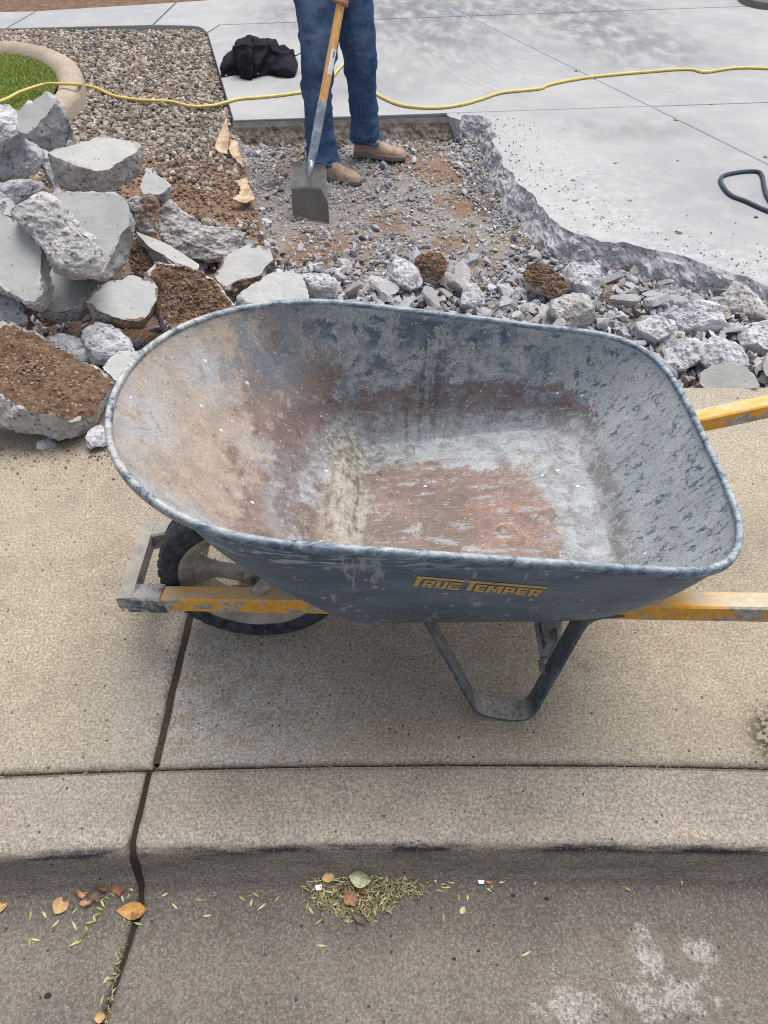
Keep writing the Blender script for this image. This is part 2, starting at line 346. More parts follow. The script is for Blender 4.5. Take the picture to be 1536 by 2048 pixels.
def ground_mat():       # excavation floor + dirt, driven by the point attribute 'brown'
    m = M('dug_ground', .97, .1); p = m.pos; br = m.attr('brown'); n = m.noise(p, 7, 6, .7); n2 = m.noise(p, 70, 6, .75)
    g = m.mix(m.rng(n2, .35, .65), C(150, 144, 138), C(116, 110, 105)); g = m.mix(m.mul(m.rng(n2, .62, .72), .6), g, C(186, 186, 190))
    s_ = m.mix(m.rng(n2, .35, .65), C(140, 119, 101), C(104, 84, 69)); s_ = m.mix(m.mul(m.rng(n, .5, .7), .4), s_, C(154, 138, 122))
    c = m.mix(m.rng(m.add(br, m.mul(m.math('SUBTRACT', n, .5), 1.6)), .38, .62), g, s_)
    m.bump(n2, .8, .006); m.bump(n, .4, .02); return m.done(c)
mat_ground = ground_mat()
def stone_mat(name, cols, rough=.85, sc=40):
    m = M(name, rough, .3); t = m.attr('tint'); n = m.noise(m.obj, sc, 4, .7); k = len(cols)
    c = m.ramp(t, [(i / k, cc) for i, cc in enumerate(cols)], 'CONSTANT'); c = m.mix(m.mul(m.rng(n, .35, .7), .4), c, m.mix(1., c, (.55, .52, .5, 1), 'MULTIPLY')); m.bump(n, .4, .002); return m.done(c)
mat_gravel = stone_mat('landscape_gravel', [C(*x) for x in ((146, 134, 122), (174, 164, 152), (112, 104, 98), (158, 142, 126), (192, 184, 174), (124, 122, 122), (134, 120, 108), (166, 156, 142), (98, 94, 94), (146, 124, 108), (182, 174, 166), (120, 112, 104))])
mat_dustgravel = stone_mat('dusty_gravel', [C(*x) for x in ((140, 116, 98), (126, 102, 84), (150, 128, 108), (114, 94, 80), (160, 142, 126), (132, 112, 98))])
mat_crumb = stone_mat('concrete_crumbs', [C(*x) for x in ((176, 178, 186), (156, 158, 166), (196, 196, 200), (140, 142, 150), (168, 164, 160), (184, 186, 192), (150, 140, 128), (132, 134, 142))])

# ================================================================== SETTING
# far ground: one sheet to the horizon
gm = M('bare_earth', .95, .1); gn = gm.noise(gm.pos, 3, 6, .7)
mat_earth = gm.done(gm.mix(gm.rng(gn, .3, .7), C(120, 104, 88), C(96, 82, 70)))
gp = [(-200, 1.9), (200, 1.9), (200, 300), (-200, 300)]
me = mesh('ground', [(x, y, -.20) for x, y in gp], [[0, 1, 2, 3]], [mat_earth]); tag(link('ground', me), kind='structure')
asp = M('asphalt', .9, .3); an = asp.noise(asp.pos, 90, 4, .7); mat_asph = asp.done(asp.mix(asp.rng(an, .4, .6), (.045, .045, .047, 1), (.075, .073, .072, 1)))
me = mesh('road', [(-200, -200, -.118), (200, -200, -.118), (200, .012, -.118), (-200, .012, -.118)], [[0, 1, 2, 3]], [mat_asph]); tag(link('road', me), kind='structure')
me = mesh('subsoil', [(-30, 0, -.19), (30, 0, -.19), (30, 2.0, -.19), (-30, 2.0, -.19)], [[0, 1, 2, 3]], [mat_soil]); tag(link('subsoil', me), kind='structure')

def yoff(x): x = np.clip(x, -1.6, 1.6) / .75; return -.013 * x * x + .007 * x
# kerb and gutter: one cast profile swept along the street, in sections
prof = [(.640, -.13), (.640, -.010), (.637, -.003), (.630, 0), (.60, .001), (.55, .001), (.52, .0), (.505, -.002), (.495, -.006), (.487, -.013), (.482, -.022), (.478, -.04), (.472, -.065), (.465, -.09), (.457, -.108), (.446, -.121), (.43, -.129), (.41, -.133), (.38, -.134), (.33, -.132), (.27, -.129), (.20, -.1255), (.12, -.122), (.015, -.118), (.012, -.16)]
prof = catmull([(a, b, 0) for a, b in prof], 3)[:, :2]
def kerb_section(x0, x1, parent):
    xs = np.concatenate([[x0, x0 + .003, x0 + .008], np.arange(x0 + .02, x1 - .015, .02), [x1 - .008, x1 - .003, x1]])
    Y = np.tile(prof[:, 0], (len(xs), 1)); Z = np.tile(prof[:, 1], (len(xs), 1)); X = np.tile(xs[:, None], (1, len(prof)))
    e = np.minimum(xs - x0, x1 - xs); rd = .007 * np.clip(1 - e / .008, 0, 1) ** 1.6
    Z = Z - rd[:, None] * (Y > .03); Y = Y + (rd * .4)[:, None] * ((Z < -.01) & (Z > -.12)) 
    # the joint cuts the front at a slant
    side = .024 * ss(.45, .18, Y)
    X = X - side * 1.0
    P = np.stack([X, Y, Z], -1); nz = fbm(P, 45, 3, 3) * .0011 + fbm(P, 6, 3, 5) * .002; P[..., 2] += nz; P[..., 0] += fbm(P, 34, 3, 6) * .0025 * (e < .004)[:, None]; P[..., 1] += fbm(P, 25, 3, 9) * .0012 * (Z < -.004) + yoff(X)
    f = grid_faces(len(xs), len(prof))[:, ::-1]; n = len(prof)
    F = [list(q) for q in f] + [list(range(n)), list(range((len(xs) - 1) * n, len(xs) * n))[::-1]]
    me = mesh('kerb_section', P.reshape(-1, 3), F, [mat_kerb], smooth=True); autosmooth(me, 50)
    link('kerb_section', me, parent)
kerb = empty('kerb', (0, 0, 0), kind='structure')
for a, b in ((-3.55, -.490), (-.479, 2.6), (2.611, 5.6)): kerb_section(a, b, kerb)
walk = empty('sidewalk', (0, 0, 0), kind='structure')
def walk_slab(x0, x1, y1f=1.95):
    xs = np.concatenate([[x0, x0, x0 + .002, x0 + .006, x0 + .012], np.arange(x0 + .03, x1 - .02, .03), [x1 - .012, x1 - .006, x1 - .002, x1, x1]])
    ys = np.concatenate([[.649, .649, .651, .655, .661], np.arange(.68, y1f - .02, .03), [y1f - .008, y1f - .002, y1f, y1f]])
    X, Y = np.meshgrid(xs, ys, indexing='ij'); e = np.minimum(np.minimum(X - x0, x1 - X), Y - .649)
    Z = -.011 * np.clip(1 - e / .012, 0, 1) ** 2
    Z[0] = -.1; Z[-1] = -.1; Z[:, 0] = -.1; Z[:, -1] = -.1
    P = np.stack([X, Y, Z], -1); top = Z > -.05
    P[..., 2] += (fbm(P, 5, 3, 11) * .0016 + fbm(P, 40, 2, 12) * .0006) * top
    wob = fbm(P, 30, 3, 14) * .0035; P[..., 0] += wob * (e < .004); P[..., 1] += yoff(X) * ss(1.4, .65, Y) + wob * (e < .004) + (fbm(P, 12, 4, 15) * .006) * (Y > y1f - .01)
    me = mesh('concrete_slab', P.reshape(-1, 3), grid_faces(len(xs), len(ys))[:, ::1], [mat_walk], smooth=True); autosmooth(me, 45)
    link('concrete_slab', me, walk)
for a, b in ((-3.2, -1.84), (-1.825, -.4815), (-.468, 2.05), (2.065, 3.3)): walk_slab(a, b)
# ------------------------------------------------------------------ driveway geometry
def ln(a, b): return np.array(a, float), np.array(b, float) - np.array(a, float)
def isec(l1, l2):
    A = np.array([l1[1], -l2[1]]).T; t = np.linalg.solve(A, l2[0] - l1[0]); return l1[0] + l1[1] * t[0]
g2 = lambda px, py, z=0: at(px, py, z)[:2]
L_left = ln(g2(410, 55), g2(465, 243)); J1 = ln(g2(870, 0), g2(1536, 330)); J3 = ln(g2(768, 231), g2(1536, 205)); J2 = ln(g2(768, 38), g2(1536, 11))
J0 = ln((0, 13.), (3, 13.5)); Lr = ln((7.5, 0), (7.5, 5)); Lf = ln((-9, 13), (7, 14))
Lwalk_n = ln(g2(0, 58), g2(400, 50)); Lwalk_f = ln(g2(0, 28), g2(370, 4))
rag_px = [(895, 232), (918, 240), (925, 229), (950, 230), (968, 236), (983, 240), (980, 256), (990, 270), (986, 288), (997, 303), (1003, 318), (1010, 333), (1026, 345), (1036, 366), (1052, 377), (1068, 395), (1078, 412), (1095, 430), (1106, 444), (1118, 452), (1142, 462), (1158, 470), (1180, 474), (1198, 481), (1228, 484), (1248, 483), (1268, 491), (1288, 497), (1312, 499), (1333, 503), (1364, 512), (1393, 523), (1430, 533), (1468, 546), (1500, 556), (1536, 571), (1610, 592), (1690, 630), (1770, 668), (1830, 700)]
rag = np.array([g2(*p) for p in rag_px])
def jag(P, step=.012, amp=.010, seed=0):
    out = []
    for a, b in zip(P[:-1], P[1:]):
        n = max(1, int(np.linalg.norm(b - a) / step)); out += [a + (b - a) * i / n for i in range(n)]
    out.append(P[-1]); out = np.array(out); q = xyz(out[:, 0], out[:, 1])
    out = out + np.stack([fbm(q, 14, 4, seed), fbm(q, 14, 4, seed + 7)], -1) * amp * 1.6 + np.stack([fbm(q, 70, 2, seed + 3), fbm(q, 70, 2, seed + 5)], -1) * amp * .35
    return out
rag = jag(rag, .012, .016, 31)
G = .018
drive = empty('driveway', (0, 0, 0), kind='structure')
def shrink(P, g):
    P = np.asarray(P, float); n = len(P); out = []; area = .5 * sum(P[i][0] * P[(i + 1) % n][1] - P[(i + 1) % n][0] * P[i][1] for i in range(n)); sg = 1 if area > 0 else -1
    for i in range(n):
        a, b, c = P[i - 1], P[i], P[(i + 1) % n]; d1 = (b - a) / (np.linalg.norm(b - a) + 1e-9); d2 = (c - b) / (np.linalg.norm(c - b) + 1e-9)
        n1 = np.array([-d1[1], d1[0]]) * sg; n2 = np.array([-d2[1], d2[0]]) * sg; k = n1 + n2; k = k / max(.5, (k @ k)) * 2 * 1.0; out.append(b + k * g * .5 * 1.0 if True else b)
    return np.array(out)
def slab(P, top=0., th=.11, name='concrete_slab', parent=drive, mat=None, bev=.006):
    a = shrink(P, G); b = shrink(P, G + bev); n = len(P); lay = [(a, top - th), (a, top - bev), (a + (b - a) * .35, top - bev * .3), (b, top)]
    V = np.vstack([np.column_stack([q, np.full(n, z)]) for q, z in lay]); F = []
    for k in range(3):
        for i in range(n): j = (i + 1) % n; F.append([k * n + i, k * n + j, (k + 1) * n + j, (k + 1) * n + i])
    tri = tessellate_polygon([[Vector((x, y, 0)) for x, y in b]]); F += [[3 * n + i for i in t] for t in tri]
    me = mesh(name, V, F, [mat or mat_drive]); fixn(me); return link(name, me, parent)
cL3 = isec(L_left, J3); cL2 = isec(L_left, J2); c13 = isec(J1, J3); c12 = isec(J1, J2); cr3 = isec(Lr, J3); cr2 = isec(Lr, J2)
# rounded corner where the gravel bed meets the walk
top_left = g2(400, 52); Lw = ln(g2(400, 52), g2(0, 58))
arc = [g2(380, 51.5), g2(395, 53), g2(405, 58), g2(413, 66)]
slab([cL3, c13, c12, cL2 + np.array([.0, 0])] if False else [cL3, c13, c12, isec(J2, ln(g2(440, 52), g2(430, 20))), arc[3]])
slab([c13, cr3, cr2, c12])
f1 = isec(J1, Lf); fr = isec(Lr, Lf); fl = np.array([-9., 13.])
slab([c12, cr2, fr, f1])
# near right panel F : right of J1, below J3
bot = 1.965; j1b = isec(J1, ln((0, bot), (1, bot)))
slab([j1b, (7.5, bot), cr3, c13])
# near panel E with the ragged broken edge
Ew = isec(ln(rag[-1], rag[-2]), ln((0, bot), (1, bot)))
E = [np.array(rag[0]), isec(J3, ln((rag[0][0], 0), (rag[0][0], 1))) + np.array([.0, -.0]), c13, j1b, np.array([rag[-1][0], bot])] + [q for q in rag[::-1]][:-1]
E = np.array([E[1]] + E[2:5] + list(rag[::-1]))
def slab_raw(P, z, name, parent, mat):
    tri = tessellate_polygon([[Vector((x, y, 0)) for x, y in P]]); me = mesh(name, [(x, y, z) for x, y in P], [list(t) for t in tri], [mat]); fixn(me)
    if me.polygons[0].normal.z < 0: me.flip_normals()
    return link(name, me, parent)
slab_raw(E, 0., 'concrete_slab', drive, mat_drive)
# ragged broken face below E's edge, leaning into the pit
n = len(rag); T = np.gradient(rag, axis=0); T /= np.linalg.norm(T, axis=1, keepdims=True); Nn = np.stack([T[:, 1], -T[:, 0]], -1)
k = 14; sgrid = np.linspace(0, 1, k); Tw = np.gradient(np.array([rag[max(0, i - 12):i + 13].mean(0) for i in range(n)]), axis=0); Tw /= np.linalg.norm(Tw, axis=1, keepdims=True); Nw = np.stack([Tw[:, 1], -Tw[:, 0]], -1)
lean = .055 + .04 * fbm(xyz(rag[:, 0], rag[:, 1]), 3, 3, 55)
R3 = np.zeros((n, k, 3))
for j, s_ in enumerate(sgrid):
    R3[:, j, :2] = rag + Nw * (lean * s_ ** 1.1)[:, None]; R3[:, j, 2] = -.14 * s_
cellq = np.round(R3 * 26 + fbm(R3, 20, 2, 68)[..., None] * 1.3) / 26; d = (vn(cellq * 31, 62) * .009 + fbm(R3, 13, 3, 61) * .030 + fbm(R3, 60, 3, 63) * .010) * np.clip(sgrid * 5, 0, 1)[None]
R3[..., 0] += Nw[:, None, 0] * d; R3[..., 1] += Nw[:, None, 1] * d; R3[..., 2] += d * .4 * np.clip(sgrid * 5, 0, 1)[None]; R3[..., 2] = np.minimum(R3[..., 2], -sgrid[None] * .02)
me = mesh('broken_edge', R3.reshape(-1, 3), grid_faces(n, k), [fracture_mat('fractured_edge', False, .92)], smooth=False); fixn(me); link('broken_edge', me, drive)
# far wall of the pit: cut slab edge with damp soil below it
a0 = cL3 + np.array([.0, -.004]); a1 = np.array(rag[0]) + np.array([.03, 0]); m_ = 130; k = 10
WL = np.zeros((m_, k, 3)); tt = np.linspace(0, 1, m_)
for j, s_ in enumerate(np.linspace(0, 1, k)):
    WL[:, j, :2] = a0 + (a1 - a0) * tt[:, None]; WL[:, j, 1] -= .002 + .085 * s_ ** 1.4; WL[:, j, 2] = -.008 - .130 * s_ ** .9
dd = fbm(WL, 12, 4, 71) * .045 + fbm(WL, 60, 2, 72) * .012; WL[..., 1] -= dd * np.linspace(.1, 1, k)[None]
dm = M('damp_cut_face', .95, .1); dn_ = dm.noise(dm.pos, 30, 6, .7); dz_ = dm.sep(dm.pos)[2]
dc = dm.mix(dm.rng(dn_, .35, .65), C(132, 124, 116), C(82, 73, 66)); dc = dm.mix(dm.mul(dm.rng(dz_, -.045, -.020), .8), dc, C(158, 156, 152)); dm.bump(dn_, .8, .008); mat_damp = dm.done(dc)
me = mesh('cut_face', WL.reshape(-1, 3), grid_faces(m_, k), [mat_damp]); fixn(me); link('cut_face', me, drive)
# joint filler between the slabs
jm = plain('joint_filler', C(150, 160, 174), .8, sc=60)
jv = [(0, 0)]
def strip(l, a, b, w, z):
    A, B_ = np.array(a), np.array(b); d_ = (B_ - A) / np.linalg.norm(B_ - A); nn = np.array([-d_[1], d_[0]]) * w; return [(*(A - nn), z), (*(B_ - nn), z), (*(B_ + nn), z), (*(A + nn), z)]
jf = [strip(0, j1b, f1, .012, -.004), strip(0, (rag[0][0] + .02, J3[0][1] + (rag[0][0] + .02 - J3[0][0]) * J3[1][1] / J3[1][0]), cr3, .012, -.0045), strip(0, isec(J2, ln(g2(440, 52), g2(430, 20))), cr2, .012, -.005)]
me = mesh('joint_filler', [v for q in jf for v in q], [[4 * i + j for j in range(4)] for i in range(3)], [jm]); fixn(me); link('joint_filler', me, drive)
# entry walk running off to the left
wk = empty('entry_walk', (0, 0, 0), kind='structure')
wlk = [arc[0], g2(305, 50), g2(12, 57)]; wf = [g2(352, 5), g2(70, 22)]
pE = isec(J2, ln(g2(440, 52), g2(430, 20)))
slab([arc[3], pE, c12, f1, g2(600, -75), g2(470, -4), g2(352, 4.5), g2(305, 50), arc[0], arc[1], arc[2]], parent=wk)
dL = (g2(0, 28) - g2(70, 23)); dN = (g2(0, 58) - g2(305, 50))
slab([g2(352, 4.5), g2(305, 50), g2(12, 57), g2(72, 22)][::-1], parent=wk)
slab([g2(72, 22), g2(12, 57), g2(12, 57) + dN * .9, g2(72, 22) + dN * .9], parent=wk)
slab([g2(72, 22) + dN * .9, g2(12, 57) + dN * .9, g2(12, 57) + dN * 3, g2(72, 22) + dN * 3], parent=wk)
# soil bed beyond the walk
sb = [g2(600, -75), g2(470, -5), g2(352, 4) , g2(72, 21), g2(72, 21) + dN * 3, (-9, 12.8)]
slab_raw([np.array(q) for q in sb], -.03, 'planting_soil', None, soil_mat('planting_bed_soil', False))
bpy.data.objects['planting_soil']['kind'] = 'structure'
# ------------------------------------------------------------------ dug ground heightfield (pit, gravel bed base)
PL = [cL3, g2(480, 290, -.02), g2(500, 380, -.03), g2(520, 440, -.04), g2(545, 485, -.05), g2(560, 560, -.05), (-.60, 1.95)]
PL = np.array([np.array(p) for p in PL])
def pit_left(y): o = np.argsort(PL[:, 1]); return np.interp(y, PL[o, 1], PL[o, 0])
def inpoly(x, y, P):
    r = np.zeros(np.shape(x), bool); n = len(P)
    for i in range(n):
        x1, y1 = P[i]; x2, y2 = P[(i + 1) % n]; c = ((y1 > y) != (y2 > y)); 
        if y1 != y2: r ^= c & (x < (x2 - x1) * (y - y1) / (y2 - y1) + x1)
    return r
DRV = np.vstack([[cL3], [c13], [j1b], [np.array([rag[-1][0], bot])], rag[::-1]])
def Hground(x, y, rough=True):
    P = xyz(x, y); z = -.125 + .018 * fbm(P, 3, 3, 81) 
    z = z + .055 * ss(2.95, 2.35, y) + .02 * ss(3.0, 2.6, y) * fbm(P, 5, 3, 82)
    s_ = x - pit_left(y) + .05 * fbm(P, 4, 3, 83)
    z = np.where(y < 4.75, z + (-.028 - z) * ss(.09, -.06, s_), -.028)
    z = z - .03 * ss(2.12, 1.97, y) 
    if rough: z = z + .008 * fbm(P, 12, 3, 84) + .004 * fbm(P, 45, 2, 85)
    return z
hx = np.concatenate([np.arange(-4.6, -1.4, .06), np.arange(-1.4, 2.3, .02), np.arange(2.3, 3.6, .1)]); hy = np.concatenate([np.arange(1.955, 4.9, .02), np.arange(4.9, 7.7, .06)])
X, Y = np.meshgrid(hx, hy, indexing='ij'); Z = Hground(X, Y)
drvq = inpoly(X, Y, np.array([cL3, c13, j1b, (rag[-1][0], bot)] + list(rag[::-1]))) | ((Y > J3[0][1] + (X - J3[0][0]) * J3[1][1] / J3[1][0]) & (X > L_left[0][0] + (Y - L_left[0][1]) * L_left[1][0] / L_left[1][1]))
Z = np.where(drvq, np.minimum(Z, -.16), Z); Z = np.where((Y > 6.86), -.16, Z)
P3 = xyz(X, Y); brown = ss(.10, -.05, X - pit_left(Y)) * (.15 + .65 * ss(4.6, 3.7, Y))
for cx, cy, r, a in ((-.45, 4.3, .3, .55), (-.3, 3.2, .3, .6), (.7, 3.3, .2, .5), (.15, 4.42, .28, .9), (.02, 3.5, .18, .6), (.45, 3.75, .22, .7), (.1, 2.95, .25, .35), (.45, 3.05, .2, .4), (-.75, 4.2, .2, .35), (.3, 3.3, .2, .5), (.36, 4.15, .2, .7)): brown = np.maximum(brown, min(1, a * 1.35) * np.exp(-((X - cx) ** 2 + (Y - cy) ** 2) / r ** 2))
me = mesh('dirt_ground', np.stack([X, Y, Z], -1).reshape(-1, 3), grid_faces(len(hx), len(hy)), [mat_ground], smooth=True, attrs={'brown': brown.ravel()})
tag(link('dirt_ground', me), kind='structure')
# ------------------------------------------------------------------ stones
def ico(sub):
    bm = bmesh.new(); bmesh.ops.create_icosphere(bm, subdivisions=sub, radius=1); V = np.array([v.co[:] for v in bm.verts]); F = np.array([[v.index for v in f.verts] for f in bm.faces]); bm.free(); return V, F
def rock_shape(sub, seed, cuts=14, rough=.06, flat=.75):
    r = np.random.default_rng(seed); V, F = ico(sub); 
    for _ in range(cuts):
        n_ = r.normal(size=3); n_ /= np.linalg.norm(n_); h = r.uniform(*((.28, .72) if cuts <= 14 else (.45, .85))); d_ = V @ n_ - h; V = V - np.maximum(d_, 0)[:, None] * n_
    V *= np.array([1, r.uniform(.65, .95), r.uniform(.5, flat)])
    N = V / (np.linalg.norm(V, axis=1, keepdims=True)); V = V + N * (fbm(V + seed, 2.2, 4, seed) * rough * 1.6)[:, None]
    if sub > 2: V = V + N * (fbm(V + seed, 9, 3, seed + 2) * rough * .6)[:, None]
    return V, F
def pebble_shape(seed, angular=True):
    r = np.random.default_rng(seed); V, F = ico(1)
    if angular: V = V * (1 + r.normal(size=(len(V), 1)) * .16)
    else: V = V * (1 + r.normal(size=(len(V), 1)) * .09)
    return V * np.array([1, r.uniform(.6, .95), r.uniform(.45, .75)]), F
def rots(n, tilt=1.0):
    q = RNG.normal(size=(n, 4)); q[:, 1:3] *= tilt; q /= np.linalg.norm(q, axis=1, keepdims=True); w, x, y, z = q.T
    return np.stack([1 - 2 * (y * y + z * z), 2 * (x * y - z * w), 2 * (x * z + y * w), 2 * (x * y + z * w), 1 - 2 * (x * x + z * z), 2 * (y * z - x * w), 2 * (x * z - y * w), 2 * (y * z + x * w), 1 - 2 * (x * x + y * y)], -1).reshape(-1, 3, 3)
def scatter(name, pos, size, shapes, mat, tilt=.5, smooth=False, tint=None):
    n = len(pos); pick = RNG.integers(len(shapes), size=n); R = rots(n, tilt); Vs = []; Fs = []; Ts = []; off = 0; tint = RNG.random(n) if tint is None else tint
    for s_ in range(len(shapes)):
        ix = np.where(pick == s_)[0]
        if len(ix) == 0: continue
        V, F = shapes[s_]; VV = np.einsum('vj,nij->nvi', V, R[ix]) * size[ix, None, None] + pos[ix, None, :]
        FF = F[None] + (np.arange(len(ix)) * len(V))[:, None, None] + off; off += len(ix) * len(V)
        Vs.append(VV.reshape(-1, 3)); Fs.append(FF.reshape(-1, 3)); Ts.append(np.repeat(tint[ix], len(V)))
    me = mesh(name, np.vstack(Vs), np.vstack(Fs), [mat], smooth=smooth, attrs={'tint': np.concatenate(Ts)})
    return tag(link(name, me), kind='stuff')
peb = [pebble_shape(i, False) for i in range(12)]; ang = [pebble_shape(40 + i, True) for i in range(12)]
# landscape edging outline (for masks)
edge_out = np.array([g2(-420, 92), g2(-200, 88), g2(0, 88), g2(60, 91), g2(110, 104), g2(145, 128), g2(160, 155), g2(153, 185), g2(128, 215), g2(60, 260), g2(-60, 300), g2(-300, 330)])
# gravel bed stones
def gx_right(y): return np.where(y > 4.587, L_left[0][0] + (y - L_left[0][1]) * L_left[1][0] / L_left[1][1], pit_left(y))
N_ = 30000; gx = RNG.uniform(-3.9, -.4, N_); gy = RNG.uniform(2.7, 6.86, N_)
u_, v_ = proj(np.stack([gx, gy, gx * 0], -1)); keep = (gx < gx_right(gy) - .012) & (u_ > -120) & (u_ < 620) & ~inpoly(gx, gy, edge_out)
keep &= ~((gy > 6.70) & (gx > -1.52) & ((gx + 1.52) ** 2 + (gy - 6.72) ** 2 > .12 ** 2))
gx, gy = gx[keep], gy[keep]; pn = fbm(xyz(gx, gy), 3, 3, 91)
dusty = ss(3.9, 3.35, gy + .5 * pn) ; keep2 = RNG.random(len(gx)) > dusty * .80
gx, gy, dusty = gx[keep2], gy[keep2], dusty[keep2]
sz = RNG.uniform(.011, .023, len(gx)) * np.where(dusty > .5, .75, 1); zz = Hground(gx, gy, False) + RNG.uniform(-.002, .012, len(gx))
isd = RNG.random(len(gx)) < (dusty * 1.3 + ss(4.3, 3.7, gy) * .4)
scatter('gravel', np.stack([gx, gy, zz], -1)[~isd], sz[~isd], peb, mat_gravel)
scatter('dusty_gravel', np.stack([gx, gy, zz], -1)[isd], sz[isd], peb, mat_dustgravel)
# ================================================================== broken slabs in the heap
mats_chunk = [mat_trowel, mat_frac, mat_soil]
def chunk(poly, zc, n, T, kind, name, label, group='broken concrete slabs in the heap', taper=.15, seed=0, cat=None, rim=.0, shift=(0, 0), soilp=0, grow=1.06):
    poly = np.array(poly, float); c = poly.mean(0); poly = c + (poly - c) * grow; Cc = at(c[0], c[1], zc); rb = -ray(*c); ru = UP - rb * (UP @ rb); ru /= np.linalg.norm(ru); rr = np.cross(ru, rb); nw = rr * n[0] + ru * n[1] + rb * n[2]; nw /= np.linalg.norm(nw)
    W3 = []
    for q in poly:
        d = ray(*q); W3.append(CAM + d * (((Cc - CAM) @ nw) / (d @ nw)))
    W3 = np.array(W3); e1 = np.cross([0, 1, .3], nw); e1 /= np.linalg.norm(e1); e2 = np.cross(nw, e1)
    P2 = np.stack([(W3 - Cc) @ e1, (W3 - Cc) @ e2], -1)
    per = np.linalg.norm(np.roll(P2, -1, 0) - P2, axis=1); L = per.sum(); Mn = int(min(220, max(60, L / .008)))
    cum = np.concatenate([[0], np.cumsum(per)]); s_ = np.linspace(0, L, Mn, endpoint=False); PP = np.vstack([P2, P2[:1]])
    O = np.stack([np.interp(s_, cum, PP[:, 0]), np.interp(s_, cum, PP[:, 1])], -1)
    O = (np.roll(O, 1, 0) + O * 2 + np.roll(O, -1, 0)) / 4
    cen = O.mean(0); Rd = O - cen; rad = np.linalg.norm(Rd, axis=1, keepdims=True); U = Rd / rad
    jit = fbm(np.column_stack([O * 1., np.full(Mn, seed * 3.1)]), 18, 4, seed + 1) * .014 + fbm(np.column_stack([O, np.full(Mn, seed * 1.7)]), 55, 2, seed) * .006
    O = O + U * jit[:, None]; Rd = O - cen
    rings = []; kinds = []
    fr = list(np.linspace(.0, .9, 12 if kind == 'trowel' else 34)) + [.95, .98, 1.0]; nt = len(fr)
    for f in fr: rings.append((cen + Rd * max(f, .004), 0.0, 'top', f))
    K = 12; tn = fbm(np.column_stack([O, np.full(Mn, 9.)]), 4, 2, seed + 5)[:, None]
    for i in range(1, K + 1):
        h = i / K; rings.append((cen + Rd * (1 + taper * .35 * math.sin(h * 3.0) - taper * h * h + tn * .25 * h), -T * h, 'side', h))
    for f in (.85, .6, .3, .004): rings.append((cen + Rd * (1 - taper) * f, -T, 'bot', f))
    V = []; 
    for q, z, w, f in rings: V.append(Cc + q[:, :1] * e1 + q[:, 1:] * e2 + nw * z)
    V = np.array(V); N_ = vnormals(V.reshape(-1, 3), grid_faces(len(rings), Mn, False, True)[:, ::-1]).reshape(V.shape)
    if (N_[3] @ nw).mean() < 0: N_ = -N_
    wt = []; 
    for q, z, w, f in rings:
        if w == 'top': wt.append(0.06 if (kind == 'trowel' and f < .99) else (.3 if kind == 'trowel' else .8))
        else: wt.append(1.0)
    wt = np.array(wt)[:, None]
    disp = (fbm(V, 9, 2, seed + 20) * .026 + fbm(V, 34, 4, seed + 21, .6) * .009 - (np.abs(fbm(V, 13, 2, seed + 22)) - .15) * .020 + fbm(V, 80, 2, seed + 23) * .005) * min(1.2, T / .08 + .3)
    V = V + N_ * (disp * wt)[..., None]
    rgc = np.random.default_rng(seed * 7 + 1); ncut = 12 if taper == .25 else 22 if kind == 'fracture' else 12
    for _ in range(ncut):      # conchoidal break planes: clip to random facets
        pn_ = rgc.normal(size=3); 
        if kind != 'fracture': pn_ = pn_ - nw * (pn_ @ nw) * 1.0 - nw * abs(rgc.normal()) * .2
        pn_ /= np.linalg.norm(pn_); dd_ = (V - Cc) @ pn_; h_ = dd_.max() * rgc.uniform(*((.58, .90) if taper == .25 and kind != 'trowel' else (.78, .95) if kind == 'fracture' else (.88, .985))); V = V - (np.maximum(dd_ - h_, 0) * .85)[..., None] * pn_
    V = V + N_ * ((fbm(V, 45, 3, seed + 40, .6) * .007) * wt)[..., None]
    if kind != 'trowel':
        dome = np.array([(-.012 * f ** 2 if w == 'top' else -.012) for q, z, w, f in rings]); V = V + nw * dome[:, None, None]
        if kind == 'soil': V[:nt] += nw * ((fbm(V[:nt], 45, 3, seed + 9) * .010 + np.abs(fbm(V[:nt], 90, 2, seed + 8)) * .009))[..., None]
    F = grid_faces(len(rings), Mn, False, True); nr = len(rings) - 1
    ring_of = np.repeat(np.arange(nr), Mn); mi = np.ones(len(F), int)
    isT = ring_of < nt - 1
    if kind == 'trowel':
        fm = fbm((V[:-1]).reshape(-1, 3), 25, 3, seed + 30); mi[isT] = 0; edge = (ring_of >= 11 - int(rim * 8)) & isT & (fm > .12 - rim); mi[edge] = 1
    elif kind == 'soil': 
        fm = fbm((V[:-1]).reshape(-1, 3), 14, 3, seed + 30); mi[isT] = 2; mi[(ring_of >= nt - 3) & isT & (fm > 0 - rim)] = 1
    mi[ring_of >= nt + K - 2] = 2 if soilp else 1
    Vf = V.reshape(-1, 3); base = Vf.mean(0); base[2] = Vf[:, 2].min(); F = F[:, ::-1]
    me = mesh(name, Vf - base, F, mats_chunk, mi, smooth=False, attrs={'tint': np.full(len(Vf), (seed * .37) % .5)}); fixn(me)
    # smooth the trowelled face only
    sm = np.zeros(len(me.polygons), bool); mm = np.zeros(len(me.polygons), np.int32); me.polygons.foreach_get('material_index', mm); me.polygons.foreach_set('use_smooth', mm == 0)
    o = link(name, me, None, tuple(base)); tag(o, label, cat or 'concrete chunk', group)
    if kind == 'soil':
        tv = V[:nt].reshape(-1, 3)[RNG.integers(0, nt * Mn, 700)]; sz_ = (.002 + .007 * RNG.random(700) ** 2.5) * (1 if T > .08 else .42); pb = scatter('soil_pebbles', tv - base, sz_, ang_shapes, mat_dustgravel, 1); pb.parent = o
    return o
ang_shapes = [pebble_shape(40 + i, True) for i in range(12)]
BC = 'broken_concrete'
